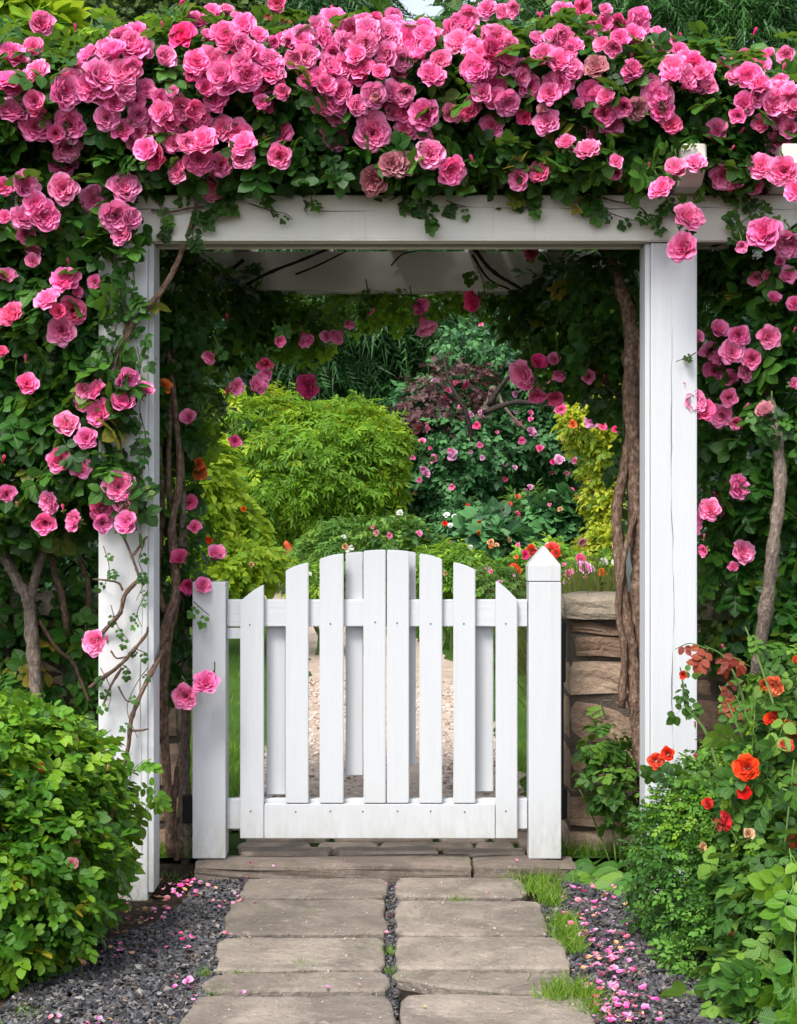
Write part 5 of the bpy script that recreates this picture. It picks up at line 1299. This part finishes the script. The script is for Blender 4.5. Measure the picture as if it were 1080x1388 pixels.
rB2 = shrub('pale_shrub', 'loose pale green shrub just behind the flat-topped gate post and the inner left rose', 'shrub', 295, 13.4, B2_, 3200, .15, M['leaf_lime'], 'shrub_far', 102, up=.6)
small_blooms(rB2, [(320, 600, 11, 'hot'), (283, 732, 7, 'red'), (341, 765, 7, 'faded'), (262, 676, 8, 'orange'), (330, 690, 6, 'orange')], 13.2, blobs=B2_)
B3_ = [Blob(640, 610, 20.5, 90, 62, .8), Blob(590, 560, 20.8, 55, 50, .5), Blob(720, 600, 20.6, 60, 50, .6), Blob(600, 655, 20.3, 65, 45, .6), Blob(680, 540, 21, 60, 55, .6), Blob(560, 640, 20.4, 30, 60, .4), Blob(770, 610, 20.4, 40, 40, .5)]
rB3 = shrub('flowering_tree', 'small tree dotted with pink blossom beyond the gate, with a leaning grey limb', 'tree', 598, 20.6, B3_, 6200, .20, M['leaf_blue'], 'shrub_far', 103, stems=0, up=.5, lump=.25)
foliage(rB3, [Blob(580, 560, 20.2, 50, 42, .5), Blob(625, 525, 20.2, 55, 35, .5)], 460, .15, M['leaf_purple'], 'shrub_far', 104, name='purple_foliage', lump=.5, gaps=.55, shell=(.4, 1.15))
tube('trunk', [gbase(592, 20.6) - Vector((0, 0, .05)), PW(598, 720, 20.5), PW(600, 680, 20.5), PW(615, 640, 20.5), PW(640, 590, 20.4)], .13, .07, M['bark_dark'], rB3, seed=3)
tube('limb', [PW(628, 605, 20.0), PW(645, 575, 19.9), PW(662, 548, 19.9), PW(668, 525, 20.0)], .09, .04, M['bark_grey'], rB3, seed=4)
foliage(rB3, [Blob(690, 480, 20.6, 55, 45, .6), Blob(755, 530, 20.5, 50, 45, .6), Blob(640, 470, 20.8, 45, 35, .5)], 900, .19, M['leaf_blue'], 'shrub_far', 107, name='foliage', lump=.5, gaps=.55, shell=(.4, 1.15))
for q_, pts in enumerate(([(640, 600, 19.7), (632, 560, 19.6), (610, 520, 19.6), (600, 480, 19.7)], [(662, 550, 19.7), (690, 510, 19.6), (735, 480, 19.7)], [(655, 560, 19.7), (700, 545, 19.5), (745, 550, 19.6), (775, 535, 19.7)])):
    tube('limb', [PW(*p) for p in pts], .035, .014, M['bark_dark'], rB3, seed=q_ + 6)
tube('limb', [PW(670, 530, 20.0), PW(690, 560, 19.8), PW(712, 582, 19.8)], .025, .012, M['bark_grey'], rB3, seed=5)
fl = [(brng.uniform(545, 830), brng.gauss(590, 58), brng.uniform(4, 10), brng.choice(['pink', 'mauve', 'mauve', 'pink', 'hot'])) for _ in range(85)]
fl += [(632, 523, 13, 'hot'), (567, 580, 14, 'hot'), (600, 540, 11, 'hot'), (758, 623, 16, 'mauve'), (720, 585, 13, 'mauve'), (588, 622, 10, 'pink'), (612, 618, 13, 'mauve'), (650, 494, 10, 'hot'), (660, 520, 8, 'hot')]
small_blooms(rB3, fl, 20, blobs=B3_)
B4_ = [Blob(750, 660, 22.5, 70, 60, .6), Blob(790, 600, 23, 50, 80, .6), Blob(700, 680, 22.5, 60, 40, .5), Blob(640, 700, 22.8, 80, 30, .4), Blob(740, 560, 23.4, 80, 60, .5)]
shrub('dark_yew', 'nearly black evergreen bush in deep shade behind the right side of the blossom tree', 'bush', 750, 22.6, B4_, 3600, .24, M['leaf_dark'], 'shrub_far', 105)
B5_ = [Blob(800, 570, 15.1, 34, 34, .4), Blob(835, 610, 15.0, 42, 70, .4), Blob(820, 750, 14.6, 34, 40, .3), Blob(850, 700, 14.8, 30, 70, .4), Blob(815, 555, 15.4, 45, 30, .4), Blob(820, 660, 15, 22, 60, .3), Blob(880, 620, 15.2, 40, 120, .5)]
rB5 = shrub('golden_shrub', 'tall golden-yellow shrub behind the twisted trunk inside the right arbor post', 'shrub', 840, 15, B5_, 4200, .14, M['leaf_gold'], 'shrub_far', 106, up=.6)
small_blooms(rB5, [(800, 572, 17, 'mauve'), (760, 555, 13, 'pink'), (817, 578, 11, 'hot'), (835, 582, 11, 'hot'), (776, 575, 11, 'orange')], 15, blobs=B5_)
# beds of perennials
per = [
    # label, px, Y, blobs[(px,py,rx,rz)], n, size, mat, tpl, blooms
    ('low green perennial left of the white flowers, under the big yellow-green shrub', 470, 16.5, [(470, 745, 50, 42), (430, 760, 40, 30)], 900, .16, 'leaf_mid', 'willowy', []),
    ('bushy green perennial directly above the tallest pickets', 535, 15.5, [(540, 740, 45, 40), (570, 760, 35, 30)], 900, .14, 'leaf_mid', 'shrub_far', [(510, 722, 7, 'dull')]),
    ('clump of tall white flowers beside the dark trunk of the blossom tree', 640, 17.5, [(640, 720, 55, 40)], 700, .14, 'leaf_blue', 'willowy', [(x, y, 7, 'white') for x, y in ((605, 698), (616, 700), (640, 697), (648, 704), (655, 712), (628, 716), (611, 712), (647, 722), (660, 725), (622, 728), (542, 695), (545, 703), (635, 706), (665, 704), (650, 697), (642, 712))]),
    ('leafy blue-green perennial between the white flowers and the red ones', 668, 15.5, [(670, 745, 35, 42)], 500, .20, 'leaf_blue', 'broad', []),
    ('perennial with bright red blooms behind the pointed gate post', 740, 13.0, [(735, 775, 55, 38), (700, 790, 35, 28)], 900, .12, 'leaf_bright', 'shrub_far', [(720, 747, 15, 'red'), (748, 742, 18, 'red'), (754, 750, 14, 'red'), (697, 773, 16, 'red'), (712, 752, 10, 'hot'), (656, 779, 11, 'mauve'), (700, 755, 6, 'orange')]),
    ('dark green perennial mound beside the golden shrub', 765, 17.0, [(760, 715, 50, 45), (790, 740, 30, 30)], 900, .18, 'leaf_blue', 'broad', [(745, 684, 5, 'pink'), (701, 697, 7, 'hot')]),
    ('perennial with pale pink and mauve blooms above the right wall', 800, 11.0, [(800, 785, 45, 25), (840, 775, 30, 30)], 700, .10, 'leaf_bright', 'shrub_far', [(793, 770, 22, 'mauve'), (771, 778, 13, 'pink'), (837, 742, 14, 'pink'), (836, 755, 12, 'dull'), (787, 756, 11, 'hot'), (789, 735, 11, 'dull'), (816, 776, 9, 'orange'), (833, 762, 8, 'white'), (818, 761, 8, 'white')]),
    ('feathery green perennial right of the blossom tree trunk, above the reds', 720, 18.5, [(730, 695, 45, 28)], 500, .18, 'leaf_mid', 'willowy', []),
    ('low green perennial under the pale shrub, left of the pale path bend', 345, 15.5, [(345, 770, 30, 22)], 400, .12, 'leaf_bright', 'shrub_far', [(345, 766, 7, 'faded')]),
    ('green perennial behind the picket tips, right of the path bend', 430, 13.0, [(440, 790, 40, 26)], 500, .12, 'leaf_bright', 'willowy', []),
    ('spiky green perennial behind the right half of the picket arch', 600, 13.5, [(610, 775, 50, 34)], 800, .13, 'leaf_bright', 'willowy', [(610, 735, 5, 'faded')]),
    ('loose green perennial behind the shortest picket on the right', 670, 12.0, [(670, 795, 35, 26)], 500, .11, 'leaf_mid', 'shrub_far', [])]
for i, (lab, px, Y, bs, n, sz, mt, tp_, bl) in enumerate(per):
    blobs = [Blob(x, y, Y, rx, rz, .35) for x, y, rx, rz in bs]
    r = shrub('perennial_plant', lab, 'plant', px, Y, blobs, n, sz, M[mt], tp_, 120 + i, group='perennials in the beds beyond the gate', stems=3, smat='stem_green', stem_h=.35, up=.7, droop=0)
    cols = [['white', 'faded'], ['mauve', 'pink'], ['red', 'hot'], ['orange', 'faded'], ['pink', 'white']][i % 5]
    bl = bl + [(brng.uniform(px - 40, px + 40), brng.uniform(bs[0][1] - bs[0][3], bs[0][1] + 5), brng.uniform(4, 7.5), brng.choice(cols)) for _ in range(7 if not bl else 3)]
    small_blooms(r, bl, Y, blobs=blobs)
    for q in range(5):
        x_ = brng.uniform(px - 35, px + 35); y_ = bs[0][1] - bs[0][3] * brng.uniform(.7, 1.25); z_ = brng.uniform(14, 26)
        trail(r, [(x_, y_ + z_, Y - .2), (x_ + brng.uniform(-3, 3), y_, Y - .25)], 700 + i * 9 + q, 4, .06, mt, .005, 'willowy', 'stem_green')
# grass fountain
for (px, Y, h, n, lab) in ((490, 17.2, .75, 1300, 'fountain of long thin grass in front of the big yellow-green shrub'), (588, 14.5, .5, 900, 'clump of upright grass just above the right arch of the pickets')):
    e = empty('grass_clump', gbase(px, Y), lab, 'ornamental grass')
    P = np.array(e.location)[None] + rg3.normal(size=(n, 3)) * np.array((.22, .15, 0))
    grass('blades', P, h, M['grass'], int(px), e, lean=.3, tname='long_blade')
# rust-red slender garden ornament
ro = empty('garden_ornament', gbase(397, 17.8), 'slender rust-red ornament standing at the foot of the big yellow-green shrub', 'ornament')
z0 = ground_h(17.8); o_ = ro.location
tube('body', [Vector((o_.x, o_.y, z0)), Vector((o_.x + .01, o_.y, z0 + .14)), Vector((o_.x - .005, o_.y, z0 + .34)), Vector((o_.x - .01, o_.y, z0 + .52))], .07, .03, M['terracotta'], ro, wob=.15, sides=9)
tube('head', [Vector((o_.x - .01, o_.y, z0 + .52)), Vector((o_.x - .04, o_.y, z0 + .58)), Vector((o_.x - .08, o_.y, z0 + .66))], .05, .03, M['terracotta'], ro, wob=.2, sides=8)

# trees behind
def tree(name, label, px, Y, blobs, n, size, mat, tname, seed, trunk_r=.22, smat='bark_dark', group='trees behind the garden', **kw):
    r = empty(name, gbase(px, Y), label, 'tree', group)
    foliage(r, blobs, n, size, mat, tname, seed, name='crown', **kw)
    b = r.location - Vector((0, 0, .1)); top = max(bb.c[2] for bb in blobs)
    tube('trunk', [b, b + Vector((.1, 0, (top - b.z) * .4)), b + Vector((-.1, 0, (top - b.z) * .8)), b + Vector((0, 0, top - b.z))], trunk_r, trunk_r * .3, M[smat], r, seed=seed, sides=9)
    rr = random.Random(seed)
    for bb in blobs[:6]:
        c = Vector(bb.c.tolist()); s_ = Vector((b.x, b.y, b.z + (c.z - b.z) * .7))
        tube('limb', [s_, s_.lerp(c, .5) + Vector((0, 0, .1)), c], trunk_r * .35, trunk_r * .12, M[smat], r, seed=rr.randint(0, 99), sides=6)
    return r
tree('conifer_tree', 'dark drooping conifer behind the big yellow-green shrub, left of the blossom tree', 470, 27, [Blob(x, y, 27, rx, rz, 1.0) for x, y, rx, rz in ((470, 560, 110, 60), (440, 480, 110, 60), (500, 430, 120, 60), (400, 400, 110, 60), (470, 340, 100, 60), (330, 470, 80, 80), (460, 240, 90, 70), (460, 130, 80, 70), (450, 40, 70, 60))], 8500, .62, M['needle'], 'frond', 201, up=.5, droop=.9, shell=(.4, 1.08), lump=.25)
tree('conifer_tree', 'dark conifer standing behind the blossom tree, seen under the middle of the arch', 640, 30, [Blob(x, y, 30, rx, rz, 1.0) for x, y, rx, rz in ((640, 520, 100, 80), (620, 430, 90, 60), (720, 480, 90, 80), (690, 400, 80, 60), (660, 320, 80, 70), (660, 200, 70, 80), (650, 90, 60, 70))], 6500, .62, M['needle'], 'frond', 202, up=.5, droop=.9, shell=(.4, 1.08), lump=.25)
tree('leafy_tree', 'olive-green tree behind the arch on the right, glimpsed over the golden shrub', 810, 26, [Blob(x, y, 26, rx, rz, .9) for x, y, rx, rz in ((810, 480, 90, 70), (780, 560, 80, 60), (850, 420, 80, 70), (880, 560, 70, 100), (830, 330, 80, 80))], 3000, .42, M['leaf_mid'], 'shrub_far', 203)
tree('conifer_tree', 'tall dark green conifer at the upper right corner, behind the roses', 960, 34, [Blob(x, y, 34, rx, rz, 1.4) for x, y, rx, rz in ((960, 60, 120, 80), (1060, 90, 110, 100), (900, 30, 90, 60), (1000, -20, 120, 70), (950, 180, 130, 100), (1050, 250, 120, 120), (850, 10, 60, 40), (1000, 400, 130, 130))], 7000, .72, M['needle'], 'frond', 204, up=.5, droop=.8, shell=(.35, 1.08), lump=.2)
tree('conifer_tree', 'dark conifer with hanging branches behind the top of the arbor, left of its centre', 500, 38, [Blob(x, y, 38, rx, rz, 1.3) for x, y, rx, rz in ((440, 25, 60, 40), (500, 30, 50, 40), (400, 40, 50, 40), (480, 110, 90, 60), (560, 60, 40, 30), (450, -30, 70, 40), (640, 40, 60, 30), (700, 30, 50, 30), (500, 230, 110, 90), (640, 140, 80, 80))], 4600, .74, M['needle'], 'frond', 205, up=.5, droop=1.2, shell=(.35, 1.08), lump=.25)
tree('leafy_tree', 'olive-green tree behind the top roses, between the yellow-green tree and the dark conifer', 280, 32, [Blob(x, y, 32, rx, rz, 1.2) for x, y, rx, rz in ((300, 20, 70, 45), (240, 50, 70, 50), (180, 30, 60, 50), (330, 70, 60, 50), (260, -30, 100, 40), (250, 150, 130, 90), (200, 300, 130, 120), (330, 300, 110, 110))], 3600, .46, M['needle_olive'], 'shrub_far', 206, trunk_r=.25)
tree('leafy_tree', 'bright yellow-green large-leaved tree at the upper left corner', 20, 11, [Blob(x, y, 11, rx, rz, .6) for x, y, rx, rz in ((60, 60, 55, 30), (20, 20, 45, 25), (10, 90, 60, 40), (70, 95, 50, 30), (-40, 40, 60, 70), (-40, 160, 80, 90))], 1900, .20, M['leaf_lime'], 'broad', 207, trunk_r=.09, gaps=.4, up=.7)
tree('leafy_tree', 'mid-green tree behind the left climbing rose canes', 80, 20, [Blob(x, y, 20, rx, rz, .9) for x, y, rx, rz in ((60, 500, 130, 120), (150, 400, 120, 120), (40, 300, 130, 120), (250, 560, 90, 120), (100, 650, 120, 90), (0, 720, 120, 80), (180, 730, 100, 60))], 3900, .32, M['leaf_dark'], 'shrub_far', 208, trunk_r=.15)
tree('leafy_tree', 'shaded tree beyond the wall at the right edge, behind the thick pale cane', 1010, 18, [Blob(x, y, 18, rx, rz, .8) for x, y, rx, rz in ((1000, 500, 110, 130), (1060, 650, 100, 120), (960, 680, 70, 110), (1000, 380, 120, 100), (1040, 780, 100, 60))], 3300, .28, M['leaf_dark'], 'shrub_far', 209, trunk_r=.14)
# far wood that closes the view
wd = [Blob(x, y, 60 + (i % 3) * 3, 120, 150, 2.5) for i, (x, y) in enumerate([(x, y) for y in (90, 300, 520, 680) for x in (-250, -100, 60, 220, 380, 700, 860, 1020, 1180, 1330)] + [(540, y) for y in (260, 420, 560, 680)])]
wood = foliage(None, wd, 8000, 2.0, M['needle_olive'], 'far', 300, name='far_wood', up=.4, shell=(.5, 1.05), gaps=.12)
tag(wood, 'far wood of dark trees closing the view behind the garden', 'woods')

# ================================================================= FALLEN PETALS
def petal_me():
    rg4 = np.random.default_rng(1); V, F, r, lv = petal_grid(.55, .3, 0, .9, .9, .18, .3, rg4, 4, 4, .0, 0); V[:, 2] *= .5
    V = V - V.mean(0); return np_mesh('fallen_petal', V, F, True, {'rnd': r, 'lv': lv})
_p = petal_me(); PET = [variant(_p, M['petal_mauve']), variant(_p, M['petal_pink']), variant(_p, M['petal_hot']), variant(_p, M['petal_dull']), variant(_p, M['petal_faded'])]
prng = random.Random(31)
def petal(px, py, z, label, group, s=.020, w=None):
    Y = (EYE - z) * FPX / (py - HY); X = (px - CX) * Y / FPX
    q = Quaternion((0, 0, 1), prng.uniform(0, 6.28)) @ Quaternion((1, 0, 0), prng.gauss(0, .25)) @ Quaternion((0, 1, 0), prng.gauss(0, .25))
    ci = prng.choices(range(5), w or (5, 4, 1.2, 2, 1.5))[0]
    label = label.replace('pink rose petal', ('pale mauve-pink', 'bright pink', 'deep crimson-pink', 'dusky pink', 'withered tan')[ci] + ' rose petal'); group = ('pale', 'bright', 'deep', 'dusky', 'withered')[ci] + ' ' + group
    o = link('fallen_petal', PET[ci], None, loc=(X, Y, z + .006), rot=q, scale=s * prng.uniform(.6, 1.15))
    tag(o, label, 'petal', group)
for i in range(230):   # right bed: thick drift
    t = prng.random() ** .8; y = 1188 + t * 200
    x = 772 + (y - 1188) * .28 + prng.gauss(0, 1) * 28 + 16
    if x < 748 + (y - 1188) * .27 or x > 900: continue
    petal(x, y, .006, 'pink rose petal in the thick drift on the gravel right of the path', 'petals on the gravel right of the path', .021)
for (x, y, n, sp_) in ((250, 1205, 22, 16), (165, 1292, 8, 14), (140, 1388, 4, 14), (205, 1240, 8, 16), (250, 1335, 4, 10), (110, 1300, 5, 14), (230, 1280, 5, 20), (70, 1382, 2, 8), (300, 1225, 4, 14)):
    for _ in range(int(n * 1.6)): petal(x + prng.gauss(0, sp_ * 1.25), y + prng.gauss(0, sp_ * .45), .004, 'pink rose petal fallen on the gravel left of the path', 'petals on the gravel left of the path', .019)
for (x, y) in ((322, 1217), (328, 1220), (318, 1213), (265, 1352), (262, 1358), (443, 1340), (487, 1337), (590, 1202), (524, 1200), (537, 1204), (575, 1366), (526, 1243), (524, 1266), (500, 1268), (330, 1348), (305, 1267), (312, 1268), (660, 1212), (755, 1249), (742, 1247)):
    petal(x, y, .010, 'pink rose petal lying on the flagstones', 'petals on the flagstones', .014)
for (x, y) in ((466, 1168), (340, 1172), (370, 1176), (335, 1190), (700, 1168), (725, 1166)):
    petal(x, y, .048 if y < 1180 else .006, 'pink rose petal lying on the stone step', 'petals on the stone step', .013)
# leaf litter and soil crumbs
rg5 = np.random.default_rng(77)
P = np.stack([rg5.uniform(-1.6, 1.6, 5200), rg5.uniform(3.8, 6.1, 5200), np.full(5200, -.012)], -1)
P = P[(np.abs(P[:, 0]) > .5)]
R, sc = leaves_at(P, np.tile((0, 0, 1.0), (len(P), 1)), rg5, .022, up=1, jit=.5, droop=0)
b = NB('dead_leaf'); a = b.n('ShaderNodeAttribute', attribute_name='rnd')
M['dead'] = b.done(b.bsdf(b.ramp(a.outputs['Fac'], [(0, (.03, .02, .012)), (.5, (.09, .05, .025)), (.9, (.2, .11, .05)), (1, (.32, .2, .1))]).outputs[0], .8, .2).outputs[0])
V, F, r, lv = merge([batch(diamond, P, R, sc, rg5.random(len(P)))])
tag(link('leaf_litter', np_mesh('leaf_litter', V, F, True, {'rnd': r, 'lv': lv}), None, M['dead'], kind='stuff'), 'brown leaf litter on the dark soil under the bushes', 'leaf litter')
